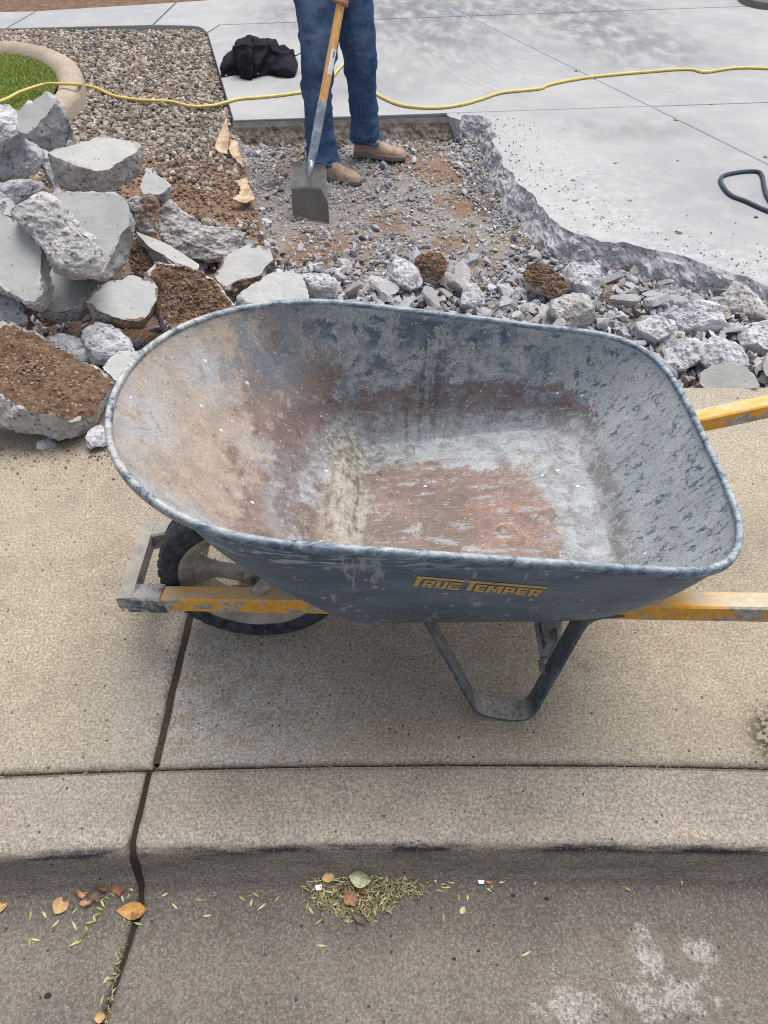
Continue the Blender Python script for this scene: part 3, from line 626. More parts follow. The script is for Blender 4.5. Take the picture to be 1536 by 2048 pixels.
chunk([(-90, 420), (0, 400), (120, 400), (250, 460), (300, 560), (260, 690), (80, 690), (-90, 690)], .0, (0, .86, .51), .12, 'soil', 'shade_soil_mound', None, group=None, seed=3, cat=None)
o = bpy.data.objects['shade_soil_mound']; [o.pop(k, None) for k in ('label', 'category', 'group')]; o['kind'] = 'stuff'
for i_ in range(3): o.data.materials[i_] = mat_gap_shade  # filler mound under the slabs, its colour stands for the dark between them
CH = [
 # poly, z, normal(cam), T, kind, label, seed, rim
 ([(-70, 205), (0, 204), (22, 207), (34, 228), (44, 262), (0, 285), (-70, 290)], .60, (.1, .5, .86), .12, 'fracture', 'pale rough block cut by the left edge at the top of the heap', 5),
 ([(-70, 285), (0, 262), (45, 262), (70, 290), (84, 305), (86, 335), (62, 350), (40, 358), (-10, 360), (-70, 362)], .46, (.15, .0, 1), .20, 'fracture', 'dark rough block with brown soil on top, second from top at left edge', 9),
 ([(42, 262), (60, 270), (92, 308), (98, 340), (114, 388), (100, 384), (84, 335), (76, 302)], .40, (-.3, .3, .9), .10, 'fracture', 'narrow edge of a slab wedged behind the big flat topped slab near the left', 11),
 ([(32, 225), (90, 184), (109, 209), (82, 240), (57, 266), (36, 258)], .64, (-.55, .34, .76), .17, 'trowel', 'tilted block with smooth pale end and rough side, highest of the heap before the lawn', 13),
 ([(-70, 402), (0, 372), (72, 350), (90, 352), (104, 385), (62, 388), (26, 402), (0, 430), (-70, 440)], .40, (-.1, .4, .9), .14, 'fracture', 'rough grey slab side under the dark soiled block at the left edge', 15),
 ([(280, 372), (294, 336), (318, 352), (341, 370), (322, 386), (288, 392)], .30, (-.1, .6, .8), .10, 'trowel', 'small smooth grey corner poking out right of the big flat topped slab', 17),
 ([(95, 308), (108, 299), (140, 291), (177, 283), (217, 275), (269, 283), (279, 294), (262, 305), (240, 322), (215, 337), (192, 342), (167, 334), (129, 319)], .52, (-.06, .78, .62), .13, 'trowel', 'big flat topped pale slab near the top of the heap with thick rough front', 19),
 ([(240, 404), (268, 386), (310, 380), (320, 405), (318, 432), (306, 465), (276, 462), (262, 432)], .28, (.1, .2, 1), .13, 'fracture', 'rough grey lump standing between the big leaning slab and the soil topped chunk', 21),
 ([(100, 392), (155, 385), (237, 396), (254, 412), (268, 440), (242, 468), (222, 505), (195, 560), (120, 520), (110, 440)], .38, (-.42, .38, .82), .13, 'trowel', 'large smooth grey slab leaning in the middle of the heap under the flat topped one', 23),
 ([(8, 430), (12, 402), (26, 400), (37, 425), (32, 436)], .40, (0, .5, .85), .06, 'trowel', 'little pale wedge between the smooth left slab and the long rough one', 25),
 ([(66, 478), (85, 498), (140, 552), (192, 545), (192, 562), (165, 600), (160, 614), (120, 624), (72, 606), (78, 560), (70, 520)], .22, (-.12, .60, .80), .11, 'trowel', 'smooth slab lying below the long rough chunk in the lower middle of the heap', 27),
 ([(22, 402), (60, 386), (86, 377), (104, 395), (135, 428), (170, 462), (198, 515), (187, 540), (146, 551), (112, 520), (78, 484), (50, 452), (30, 425)], .46, (-.22, .30, .93), .11, 'fracture', 'long rough chunk lying aslant across the middle slabs with brown stain on its upper edge', 29),
 ([(-70, 434), (0, 435), (45, 437), (60, 460), (78, 500), (84, 560), (70, 602), (44, 597), (0, 566), (-70, 556)], .38, (-.28, .34, .90), .12, 'trowel', 'smooth pale slab tilted at the left edge with knobbly right side', 31),
 ([(-70, 556), (0, 562), (24, 574), (42, 594), (58, 630), (38, 643), (0, 655), (-70, 662)], .24, (-.1, .35, .93), .12, 'fracture', 'pale rough block at the left edge just above the big brown soiled slab', 33),
 ([(255, 492), (276, 472), (314, 500), (320, 540), (300, 556), (262, 536)], .16, (0, .5, .85), .10, 'soil', 'brown earthy lump in the gap right of the middle slabs', 35),
 ([(272, 464), (300, 474), (350, 496), (398, 530), (392, 541), (345, 520), (300, 494)], .20, (-.05, .72, .68), .07, 'trowel', 'thin pale slab sliver above the dark pebbly chunk', 37),
 ([(310, 455), (316, 412), (326, 400), (352, 412), (415, 452), (470, 455), (500, 474), (490, 494), (450, 515), (410, 517), (388, 515), (338, 484)], .13, (.05, .15, 1), .20, 'fracture', 'wide rough chunk with brown soil heaped on its back, right side of the heap', 39),
 ([(430, 552), (448, 518), (470, 502), (495, 492), (535, 500), (543, 520), (522, 548), (478, 560), (450, 572)], .10, (-.05, .62, .78), .09, 'trowel', 'pale worn chunk at the right foot of the heap below the soil topped one', 41),
 ([(480, 592), (505, 568), (550, 545), (601, 550), (617, 598), (560, 604), (500, 604)], .06, (.02, .72, .69), .09, 'trowel', 'flat pale slab piece just behind the barrow rim, rightmost of the flat ones', 43),
 ([(305, 545), (320, 530), (360, 528), (402, 534), (430, 560), (462, 606), (420, 640), (352, 660), (318, 625), (308, 600)], .17, (.08, .34, .94), .12, 'soil', 'chunk turned underside out with dark brown pebbles bedded in its face', 45),
 ([(170, 604), (186, 586), (206, 568), (240, 560), (274, 553), (302, 562), (316, 580), (307, 608), (288, 638), (262, 641), (230, 632), (200, 622)], .20, (.02, .56, .83), .10, 'trowel', 'five sided smooth pale slab lying low beside the dark pebbly chunk', 47),
 ([(163, 655), (172, 643), (195, 640), (222, 650), (250, 672), (255, 694), (228, 714), (196, 708), (172, 690)], .14, (.0, .4, .92), .09, 'fracture', 'small rounded grey rock with pinkish spot under the five sided slab', 49),
 ([(78, 664), (120, 662), (166, 670), (192, 690), (196, 722), (150, 712), (100, 690)], .12, (0, .6, .8), .10, 'fracture', 'rough grey piece showing behind the upper edge of the big brown soiled slab', 51),
 ([(205, 738), (222, 716), (242, 704), (296, 700), (300, 730), (250, 765), (225, 757)], .10, (-.1, .6, .8), .09, 'trowel', 'pale piece half hidden behind the left rim of the barrow', 53),
 ([(-80, 648), (0, 655), (30, 652), (70, 663), (120, 690), (170, 718), (208, 745), (219, 785), (198, 806), (126, 838), (60, 815), (0, 784), (-80, 772)], .17, (.0, .78, .62), .12, 'soil', 'big upturned slab covered in brown soil, lowest of the heap on the sidewalk', 55),
]
for i, (poly, z, n, T, kind, lab, seed) in enumerate(CH):
    chunk(poly, z, n, T, kind, BC, lab, seed=seed, rim=.12 if kind == 'trowel' else (.05 if kind == 'soil' else 0), soilp=int(i in (0, 1)))
chunk([(166, 868), (180, 852), (200, 845), (218, 848), (224, 880), (205, 888), (172, 890)], .05, (0, .5, .85), .05, 'fracture', 'broken_concrete', 'fist sized grey rock on the sidewalk beside the barrow rim, below the big soiled slab', seed=61, group='small loose rocks')
chunk([(78, 880), (92, 872), (108, 874), (114, 886), (98, 894), (82, 892)], .02, (0, .6, .8), .03, 'fracture', 'broken_concrete', 'small rough grey rock at the foot of the big soiled slab', seed=63, group='small loose rocks')
# ------------------------------------------------------------------ named rocks in the rubble band
def big_rock(poly, z, n, T, label, seed, kind='fracture', g='large rocks in the rubble behind the barrow'): chunk(poly, z, n, T, kind, 'concrete_lump', label, seed=seed, taper=.25, grow=1.24, group=g, cat='rubble')
big_rock([(1133, 545), (1140, 520), (1168, 510), (1196, 528), (1206, 556), (1190, 580), (1160, 588), (1138, 575)], .03, (0, .3, .95), .08, 'tall pale rock leaning at the foot of the broken slab edge beside the yellowish one', 71)
big_rock([(1093, 640), (1104, 604), (1140, 588), (1172, 594), (1180, 622), (1165, 644), (1120, 648)], .02, (0, .4, .9), .08, 'big pale faceted rock right behind the barrow rim, below the yellowish one', 73)
big_rock([(1048, 545), (1060, 527), (1098, 528), (1125, 545), (1136, 572), (1118, 592), (1090, 580), (1062, 562)], .02, (0, .45, .9), .07, 'yellowish brown soiled rock between two big pale ones', 75, 'soil')
big_rock([(840, 520), (858, 506), (882, 508), (896, 530), (892, 560), (868, 566), (848, 552)], .02, (.05, .3, .95), .07, 'dark brown soil caked rock beyond the barrow rim, nearest the middle', 77, 'soil')
big_rock([(1345, 620), (1380, 600), (1420, 606), (1436, 640), (1400, 655), (1355, 650)], .0, (0, .5, .87), .08, 'wide pale rock low in the rubble at the right, below the slab edge', 79)
big_rock([(1402, 690), (1430, 676), (1470, 684), (1496, 712), (1480, 736), (1430, 734), (1405, 716)], .02, (0, .5, .85), .08, 'broad lumpy rock above the smooth dark one at the right', 81)
big_rock([(1410, 772), (1414, 742), (1440, 730), (1486, 730), (1510, 770)], .015, (0, .25, .97), .07, 'smooth dark grey wedge on the sidewalk edge, lowest rubble at the right', 83, 'trowel')
big_rock([(1330, 690), (1350, 664), (1392, 672), (1400, 704), (1372, 730), (1338, 722)], .02, (0, .45, .9), .08, 'pale rock right of the rear barrow corner beside a thin flake', 85)
big_rock([(1270, 640), (1290, 625), (1330, 630), (1345, 655), (1318, 676), (1280, 668)], .01, (0, .5, .85), .07, 'rounded pale rock just behind the rear corner of the barrow rim', 87)
big_rock([(1480, 660), (1505, 640), (1560, 636), (1570, 690), (1520, 704), (1488, 690)], .0, (0, .45, .9), .09, 'pale rock cut by the right edge above the barrow handle', 89)
big_rock([(785, 528), (800, 516), (824, 520), (834, 544), (826, 566), (800, 566), (786, 550)], .01, (0, .4, .9), .06, 'white topped rock just left of the dark brown soil caked one', 91)
big_rock([(606, 560), (625, 546), (655, 550), (668, 566), (656, 582), (620, 584)], .01, (0, .5, .85), .06, 'pale knobbly rock right of the flat slab piece behind the rim', 93)
big_rock([(915, 590), (935, 570), (960, 575), (968, 596), (950, 606), (925, 606)], .01, (0, .5, .85), .06, 'grey rock above the middle of the far rim, below the brown soil caked one', 95)
big_rock([(1440, 596), (1470, 570), (1500, 584), (1530, 620), (1500, 640), (1460, 630)], -.03, (-.2, .5, .8), .07, 'angular pale rock against the slab edge near the right side', 97)
# ------------------------------------------------------------------ individual rubble and the crumbs between it
GRP = 'fist sized lumps of broken concrete in the rubble band'
LB = 'jagged pale grey concrete lump, one of many alike strewn between the barrow and the pit'
shapes_me = []
for i in range(14):
    V, F = rock_shape(3, 100 + i, 11, .045); me = mesh('concrete_lump', V, F, [mat_frac], attrs={'tint': np.full(len(V), (i * .071) % 1)}); shapes_me.append(me)
def occluded_by_tray(px, py): return (py > np.interp(px, [218, 260, 380, 520, 700, 1000, 1170, 1290, 1360, 1420, 1490], [830, 740, 640, 600, 608, 632, 652, 700, 780, 870, 1060]) + 22) & (px > 225) & (px < 1480)
placed = []; tries = 0; cnt = 0
slope_r = lambda x, y: inpoly(np.array([x]), np.array([y]), DRV)[0]
blocked = [(np.array(p).mean(0)) for p in ([(1168, 550)], [(1136, 618)], [(1090, 560)], [(868, 536)], [(1390, 630)], [(1450, 708)], [(1460, 752)], [(1366, 698)], [(1308, 652)], [(1525, 670)], [(810, 540)], [(638, 566)], [(940, 590)], [(1485, 606)])]
while cnt < 286 and tries < 60000:
    tries += 1; x = random.uniform(-.62, 2.1); y = random.uniform(1.99, 3.12)
    den = np.interp(y, [1.9, 2.75, 2.95, 3.15], [1, 1, .5, .08]) * (1 if x > -.3 else .7)
    if random.random() > den or slope_r(x, y - .0): continue
    u, v = proj([x, y, 0.]); 
    if occluded_by_tray(u, v) or u > 1620: continue
    if u < 560 and v > 470: continue
    if min(math.hypot(u - b[0], v - b[1]) for b in blocked) < 26: continue
    s_ = random.choice([.022, .025, .028, .032, .036, .042, .050, .060]) * random.uniform(.85, 1.15) * (1.0 if y < 2.75 else .75)
    if any((x - a) ** 2 + (y - b) ** 2 < (.58 * (s_ + c)) ** 2 for a, b, c in placed): continue
    placed.append((x, y, s_)); z = float(Hground(np.array([x]), np.array([y]), False)[0]) + s_ * random.uniform(.3, .8)
    o = bpy.data.objects.new('concrete_lump', random.choice(shapes_me)); COL.objects.link(o); o.location = (x, y, z); s2_ = s_ * 1.25; o.scale = (s2_ * random.uniform(.9, 1.45), s2_ * random.uniform(.8, 1.1), s2_ * random.uniform(.8, 1.3))
    o.rotation_euler = (random.uniform(-.7, .7), random.uniform(-.7, .7), random.uniform(0, 6.28)); 
    if u > 1340: k_ = ('lumps heaped right of the barrow', 'pale grey concrete lump in the rubble heaped beyond the handle, right of the barrow')
    elif u > 1120: k_ = ('lumps below the broken slab edge', 'jagged grey concrete lump below the broken slab edge, beyond the rear corner of the barrow')
    elif y > 2.78: k_ = ('lumps scattered on the pit floor', 'loose grey concrete lump on the pit floor between the shovel and the rubble band')
    elif u > 850: k_ = ('lumps behind the far rim, right half', 'jagged grey concrete lump just behind the right half of the far barrow rim')
    else: k_ = ('lumps behind the far rim, left half', 'jagged grey concrete lump just behind the left half of the far barrow rim')
    tag(o, k_[1], 'rubble', k_[0]); cnt += 1
print('rubble', cnt)
crumb2 = [rock_shape(2, 200 + i, 9, .04) for i in range(8)]
def field(n, x0, x1, y0, y1, f, s0, s1, lift=.3):
    x = RNG.uniform(x0, x1, n); y = RNG.uniform(y0, y1, n); u, v = proj(xyz(x, y)); k = (RNG.random(n) < f(x, y)) & ~inpoly(x, y, DRV) & ~occluded_by_tray(u, v) & (u > -60) & (u < 1640)
    x, y = x[k], y[k]; s = s0 + (s1 - s0) * RNG.random(len(x)) ** 2.2; return np.stack([x, y, Hground(x, y, False) + s * lift], -1), s
p, s = field(9000, -.7, 2.3, 1.97, 3.2, lambda x, y: np.interp(y, [1.9, 2.8, 3.15], [1, .9, .1]), .009, .032, .6)
scatter('rubble_fragments', p, s, crumb2, mat_crumb, 1)
inpit = lambda x, y: ss(-.02, .04, x - pit_left(y))
p, s = field(26000, -.95, 2.0, 2.2, 4.62, lambda x, y: inpit(x, y) * (.35 + .9 * (fbm(xyz(x, y), 3.5, 3, 301) + .35).clip(0, 1)), .004, .014, .3)
scatter('crushed_concrete', p, s, ang, mat_crumb, 1)
p, s = field(3600, -.95, 1.2, 2.6, 4.6, lambda x, y: inpit(x, y) * (.5 + fbm(xyz(x, y), 4, 3, 303)), .008, .034, .4)
scatter('concrete_fragments', p, s, crumb2, mat_crumb, 1)
n_ = 1500; hx_ = RNG.uniform(-1.9, -.55, n_); hy_ = RNG.uniform(1.97, 3.3, n_); scatter('heap_fragments', np.stack([hx_, hy_, Hground(hx_, hy_, False) + RNG.uniform(.0, .03, n_)], -1), .006 + .03 * RNG.random(n_) ** 2.5, crumb2, mat_crumb, 1)
p, s = field(9000, -1.7, -.3, 2.8, 4.6, lambda x, y: .6 * ss(.02, -.02, x - pit_left(y)) * ss(4.6, 3.6, y), .004, .010, .3)
scatter('soil_crumbs', p, s, ang, mat_dustgravel, 1)
# crumbs fallen on the slab beside the break, against the break, and on the sidewalk
n_ = 1100; i_ = RNG.integers(0, len(rag), n_); off = np.abs(RNG.normal(size=n_)) * .16 + .004; q = rag[i_] - Nw[i_] * off[:, None]; q += RNG.normal(size=q.shape) * .03
k_ = inpoly(q[:, 0], q[:, 1], DRV); q = q[k_]; s = .0015 + .006 * RNG.random(len(q)) ** 4
scatter('slab_crumbs', np.column_stack([q, s * .3 + .001]), s, ang, mat_crumb, 1)
i_ = RNG.integers(0, len(rag), 2600); h_ = RNG.random(2600); q = rag[i_] + Nw[i_] * (.09 + .12 * h_[:, None]) + RNG.normal(size=(2600, 2)) * .012; s = .004 + .014 * RNG.random(2600) ** 3.0
zq = np.maximum(Hground(q[:, 0], q[:, 1], False), -.10 - .03 * h_) + s * .2
scatter('edge_fragments', np.column_stack([q, zq]), s, crumb2, mat_crumb, 1)
n_ = 330; x = RNG.uniform(-1.3, 1.6, n_); y = np.where(RNG.random(n_) < .55, RNG.uniform(.66, 1.95, n_), 1.95 - np.abs(RNG.normal(size=n_)) * .10); k_ = RNG.random(n_) < np.where(y > 1.8, 1, .30); x, y = x[k_], y[k_]; s = .0012 + .005 * RNG.random(len(x)) ** 4
scatter('sidewalk_crumbs', np.column_stack([x, y, s * .4]), s, ang, mat_crumb, 1)
n_ = 260; x = RNG.uniform(-1.25, -.7, n_); y = 1.66 - np.abs(RNG.normal(size=n_)) * .08; s = .0015 + .005 * RNG.random(n_) ** 3
scatter('fallen_soil_crumbs', np.column_stack([x, y, s * .4]), s, ang, mat_dustgravel, 1)
for (px, py, s_, lab) in ((1232, 324, .018, 'thin grey flake of concrete on the driveway, farthest of the loose flakes'), (1146, 358, .020, 'flat grey flake lying on the slab left of the hose, nearer the broken edge'), (1360, 465, .017, 'small grey flake on the slab above the broken edge, nearest the camera'), (1513, 433, .014, 'pale pebble just below the black hose'), (1262, 400, .014, 'tiny grey flake left of the black hose loop'), (1357, 320, .010, 'dark speck of rubble between the long joint and the hose'), (1150, 400, .018, 'pale flake in the white dust on the slab')):
    P = at(px, py, .004); o = bpy.data.objects.new('concrete_flake', shapes_me[3 + len(lab) % 5]); COL.objects.link(o); o.location = P; o.scale = (s_ * 1.2, s_, s_ * .5); o.rotation_euler = (0, 0, px); tag(o, lab, 'rubble', 'loose flakes on the driveway')
# ================================================================== WHEELBARROW (local frame: x along it, y across, origin under its middle)
YC = 1.03
WB = empty('wheelbarrow', (0, YC, 0), 'old blue wheelbarrow with scraped rusty tray and yellow handles standing on the sidewalk', 'wheelbarrow')
def part(name, V, F, mats, smooth=True, ang=35, parent=None, attrs=None, midx=None, label=None):
    me = mesh(name, V, F, mats if isinstance(mats, list) else [mats], midx, smooth=smooth, attrs=attrs)
    if smooth: autosmooth(me, ang)
    else: fixn(me)
    o = link(name, me, parent or WB)
    if label: o['label'] = label
    return o
def tray_in():
    m = M('tray_inside', .62, .4); p = m.obj; x, y, z = m.sep(p)
    n1 = m.noise(p, 7, 6, .65); n2 = m.noise(p, 26, 6, .7); n3 = m.noise(p, 75, 5, .75); nf = m.noise(p, 230, 3, .7)
    pk = m.noise(p, 19, 7, .72, .6); pk2 = m.noise(m.vmap(p, (1, 1, 1), loc=(3, 1, 7)), 34, 6, .75, .4)
    slate = m.mix(m.rng(n2, .35, .65), C(82, 98, 118), C(102, 118, 136)); mid = m.mix(m.rng(n1, .35, .65), C(132, 146, 158), C(112, 126, 140)); patch = m.mix(m.rng(n2, .3, .7), C(176, 181, 178), C(156, 164, 168))
    tan = m.mix(m.rng(n2, .35, .65), C(180, 164, 149), C(158, 145, 134)); brown = m.mix(m.rng(n2, .35, .65), C(144, 124, 116), C(122, 104, 98)); purp = m.mix(m.rng(n3, .35, .65), C(126, 108, 108), C(98, 84, 86)); orange = m.mix(m.rng(n3, .35, .65), C(172, 136, 118), C(138, 110, 98)); pale = m.mix(m.rng(n2, .3, .7), C(186, 191, 196), C(164, 172, 180)); dirty = m.mix(m.rng(n3, .35, .65), C(150, 140, 118), C(96, 86, 74))
    nm_ = m.add(m.mul(m.noise(p, 8, 9, .78, .4), .75), m.mul(n3, .13), m.mul(nf, .12))
    def g(a, b_, w=.16): return m.rng(m.add(a, m.mul(m.math('SUBTRACT', nm_, .5), b_ * 2.6)), .5 - w * .55, .5 + w * .55)
    # base paint, worn through in patches
    c = m.mix(m.rng(m.add(pk, m.mul(m.math('SUBTRACT', nf, .5), .10)), .475, .495), slate, patch); c = m.mix(m.mul(m.rng(pk2, .52, .55), .6), c, mid)
    # far wall: slate band along the top, paler below
    far = m.mul(m.rng(y, .10, .22), m.rng(x, -.34, -.12)); lowz = m.rng(z, .60, .50)
    c = m.mix(m.mul(far, lowz, m.rng(pk2, .42, .52), .7), c, m.mix(m.rng(n3, .4, .6), patch, mid))
    # rear wall: pale grey with slate flecks running down
    rear = m.rng(x, .36, .46); fl = m.noise(m.vmap(p, (30, 48, 18), (.5, .4, .6)), 1.6, 8, .8, .3)
    c = m.mix(rear, c, m.mix(m.rng(fl, .54, .57), m.mix(m.rng(n1, .4, .6), C(184, 190, 192), C(164, 172, 178)), slate))
    # nose: tan mortar film, brown towards the floor, pale smears by the lip
    nose = g(m.rng(x, .04, -.22), 1.3, .25); fs = m.noise(m.vmap(p, (20, 60, 20), (0, .2, .35)), 1.2, 5, .7)
    nb = m.mix(g(m.rng(x, -.38, -.16), 1.6, .3), tan, brown); c = m.mix(m.mul(nose, m.inv(m.mul(far, m.rng(z, .46, .56), .8))), c, nb)
    c = m.mix(m.mul(m.blob(p, (-.24, .26, .58), (.12, .10, .12), .6), m.rng(n2, .4, .6), .7), c, mid)
    for cc, r, a in (((-.36, .17, .6), (.06, .05, .09), .8), ((-.43, -.02, .63), (.045, .11, .1), .65), ((-.38, -.22, .6), (.10, .06, .12), .8), ((-.28, -.25, .52), (.10, .07, .12), .8), ((-.20, -.03, .40), (.045, .08, .1), .55), ((-.21, .08, .44), (.08, .045, .1), .6), ((-.12, -.20, .36), (.05, .1, .1), .5)):
        c = m.mix(m.mul(m.blob(p, cc, r, .8), m.rng(m.add(pk, m.mul(fs, .4)), .60, .70), a), c, pale)
    # purple brown band where wall meets floor
    band = m.mul(m.blob(p, (.13, .285, .405), (.36, .09, .055), .5), 1.)
    c = m.mix(m.mul(g(band, 1.5, .12), .85), c, m.mix(m.rng(pk2, .52, .58), purp, mid))
    c = m.mix(m.mul(g(m.blob(p, (-.15, .14, .40), (.10, .20, .08), .5), 1.2, .2), .7), c, purp)
    c = m.mix(m.mul(g(m.blob(p, (.42, .16, .40), (.035, .13, .07), .5), 1.4, .12), .8), c, purp)
    c = m.mix(m.mul(m.blob(p, (.44, -.18, .42), (.05, .1, .06), .6), m.rng(n3, .45, .6), .5), c, brown)
    # floor
    fl_ = m.rng(m.add(z, m.mul(m.math('SUBTRACT', n2, .5), .06)), .410, .368)
    fc = m.mix(g(m.blob(p, (.07, -.03, .34), (.24, .21, .2), .4), 1.2, .12), m.mix(m.rng(pk, .42, .58), pale, m.mix(m.rng(pk2, .45, .55), C(160, 166, 170), C(138, 142, 146))), m.mix(m.rng(n1, .4, .6), C(144, 124, 116), C(122, 108, 100)))
    fc = m.mix(m.mul(g(m.blob(p, (.27, -.06, .35), (.085, .19, .2), .5), 1.8, .14), .85), fc, m.mix(m.rng(pk2, .44, .56), orange, brown))
    fc = m.mix(m.mul(m.rng(m.noise(m.vmap(p, (4, 14, 4), (0, 0, .25)), 3, 6, .75), .54, .62), .7), fc, pale)
    fc = m.mix(m.mul(m.blob(p, (.10, .10, .34), (.22, .06, .2), .6), m.rng(n2, .4, .6), .5), fc, purp)
    ld = m.blob(p, (-.085, 0, .33), (.05, .24, .06), .4)
    fc = m.mix(m.mul(ld, .85), fc, m.mix(m.rng(m.add(m.mul(m.noise(m.vmap(p, (34, 5, 10)), 1.5, 6, .8), .5), m.mul(m.noise(p, 40, 8, .8), .5)), .44, .56), C(186, 180, 168), dirty))
    crust = m.noise(p, 11, 9, .8, .8); fc = m.mix(m.mul(m.rng(crust, .56, .60), .65), fc, m.mix(m.rng(n3, .4, .6), C(168, 164, 158), C(128, 122, 118))); fc = m.mix(m.mul(m.rng(crust, .42, .38), .55), fc, C(94, 80, 76))
    c = m.mix(fl_, c, fc); crz = m.mul(m.rng(z, .350, .372), m.rng(z, .412, .385)); c = m.mix(m.mul(crz, m.rng(m.noise(p, 24, 8, .8, .4), .44, .56), .6), c, m.mix(m.rng(n3, .4, .6), C(120, 108, 102), C(88, 78, 74)))
    c = m.mix(m.mul(m.rng(m.noise(p, 17, 9, .8, .6), .57, .60), .45), c, C(186, 190, 192))
    c = m.mix(m.mul(m.blob(p, (-.06, .20, .35), (.12, .07, .05), .6), m.rng(n3, .38, .58), .8), c, m.mix(m.rng(nf, .4, .6), C(112, 100, 80), C(70, 62, 54)))
    # damp dark runs down the far wall
    run = m.noise(m.vmap(p, (30, 1, 2.5)), 1.3, 5, .7, .3); c = m.mix(m.mul(m.blob(p, (0.03, .32, .45), (.16, .1, .14), .6), m.rng(run, .54, .60), m.rng(n3, .35, .55), .75), c, C(72, 70, 68))
    c = m.mix(m.mul(m.blob(p, (.02, .33, .50), (.2, .1, .08), .7), m.rng(n3, .5, .6), .5), c, C(108, 112, 100))
    # scratches (three directions), chips, grit
    for rot, a in ((.5, .40), (-.7, .32), (1.3, .28)):
        sc_ = m.noise(m.vmap(p, (7, 160, 60), (rot * .4, .3, rot)), 1.6, 3, .6); c = m.mix(m.mul(m.rng(sc_, .64, .69), m.rng(n2, .38, .6), a), c, C(208, 206, 202))
        sc2 = m.noise(m.vmap(p, (9, 190, 70), (rot * .7, -.3, rot + 1)), 1.6, 3, .6); c = m.mix(m.mul(m.rng(sc2, .65, .70), m.rng(n1, .38, .6), a), c, C(70, 66, 66))
    v = m.node('ShaderNodeTexVoronoi', {'Vector': m.vmap(p, (1, 1.6, 1)), 'Scale': 55.}); vc = m.sep(v.outputs['Color'])
    c = m.mix(m.mul(m.rng(vc[0], .985, .987), m.rng(m.add(v.outputs['Distance'], m.mul(n3, .25)), .40, .34)), c, C(222, 226, 228))
    v = m.node('ShaderNodeTexVoronoi', {'Vector': p, 'Scale': 130.}); vc = m.sep(v.outputs['Color'])
    c = m.mix(m.mul(m.rng(vc[0], .93, .94), m.rng(m.add(v.outputs['Distance'], m.mul(nf, .3)), .46, .36), .6), c, C(214, 212, 206)); c = m.mix(m.mul(m.rng(vc[1], .93, .94), m.rng(m.add(v.outputs['Distance'], m.mul(nf, .3)), .48, .38), .5), c, C(66, 62, 62))
    c = m.mix(m.mul(m.rng(nf, .35, .7), .45), m.mix(1., c, (.70, .69, .68, 1), 'MULTIPLY'), m.mix(1., c, (1.25, 1.25, 1.25, 1), 'MULTIPLY'))
    c = m.mix(m.mul(m.rng(m.add(z, m.mul(x, .12)), .607, .625), .35), c, pale)
    m.bump(m.add(nf, pk, n3), .35, .0012); m.bump(n1, .12, .01)
    return m.done(c, m.rng(pk, .4, .6, .5, .75))
def tray_out():
    m = M('tray_outside', .48, .45); p = m.obj; n = m.noise(m.vmap(p, (3, 9, 9)), 2.5, 6, .65); n2 = m.noise(p, 40, 5, .7); n3 = m.noise(m.vmap(p, (26, 26, 5), (0, .35, 0)), 1.3, 5, .7)
    c = m.mix(m.rng(n, .35, .65), C(84, 100, 116), C(108, 122, 136)); c = m.mix(m.mul(m.rng(n2, .5, .7), .3), c, C(112, 124, 134)); sc_ = m.noise(m.vmap(p, (6, 40, 130), (0, .25, 0)), 1.4, 5, .7); c = m.mix(m.mul(m.rng(sc_, .60, .66), .5), c, C(150, 160, 166)); c = m.mix(m.mul(m.rng(sc_, .40, .34), .5), c, C(52, 64, 80)); top_ = m.mul(m.rng(z_ if False else m.sep(p)[2], .56, .61), m.rng(m.noise(m.vmap(p, (8, 30, 60)), 1.5, 5, .7), .5, .58)); c = m.mix(m.mul(top_, .7), c, C(196, 204, 210))
    c = m.mix(m.mul(m.rng(n3, .60, .635), .75), c, C(160, 166, 164))                          # mortar dribbles
    v = m.node('ShaderNodeTexVoronoi', {'Vector': p, 'Scale': 70.}); vc = m.sep(v.outputs['Color']); c = m.mix(m.mul(m.rng(vc[0], .94, .95), m.rng(v.outputs['Distance'], .4, .3), .6), c, C(178, 184, 186))
    x, y, z = m.sep(p); c = m.mix(m.mul(m.rng(z, .45, .33), m.rng(n2, .35, .6), .35), c, C(96, 92, 88)); c = m.mix(m.mul(m.blob(p, (.1, -.3, .40), (.06, .1, .05), .8), m.rng(n2, .4, .6), .5), c, C(44, 52, 62))
    m.bump(n2, .2, .001); m.bump(m.rng(n3, .60, .635), .4, .001); return m.done(c)
def rim_mat():
    m = M('tray_lip', .5, .4); p = m.obj; n = m.noise(m.vmap(p, (.6, 1, 1)), 48, 8, .8, .5); n2 = m.noise(p, 14, 5, .75); nz = m.sep(m.nrm)[2]
    c = m.mix(m.rng(m.add(n, m.mul(n2, .4)), .60, .72), C(70, 86, 104), C(116, 130, 142)); c = m.mix(m.mul(m.rng(n, .53, .57), m.rng(n2, .4, .55), .8), c, C(160, 168, 172)); c = m.mix(m.mul(m.rng(m.sep(p)[0], -.22, -.42), m.rng(n, .4, .6), .7), c, C(180, 170, 158))
    c = m.mix(m.mul(m.rng(n, .60, .63), .7), c, C(206, 210, 212)); c = m.mix(m.mul(m.rng(nz, .5, .95), m.rng(n, .40, .55), .45), c, C(184, 188, 188)); m.bump(m.add(n, n2), .5, .0015); return m.done(c)
mat_in, mat_out, mat_lip = tray_in(), tray_out(), rim_mat()
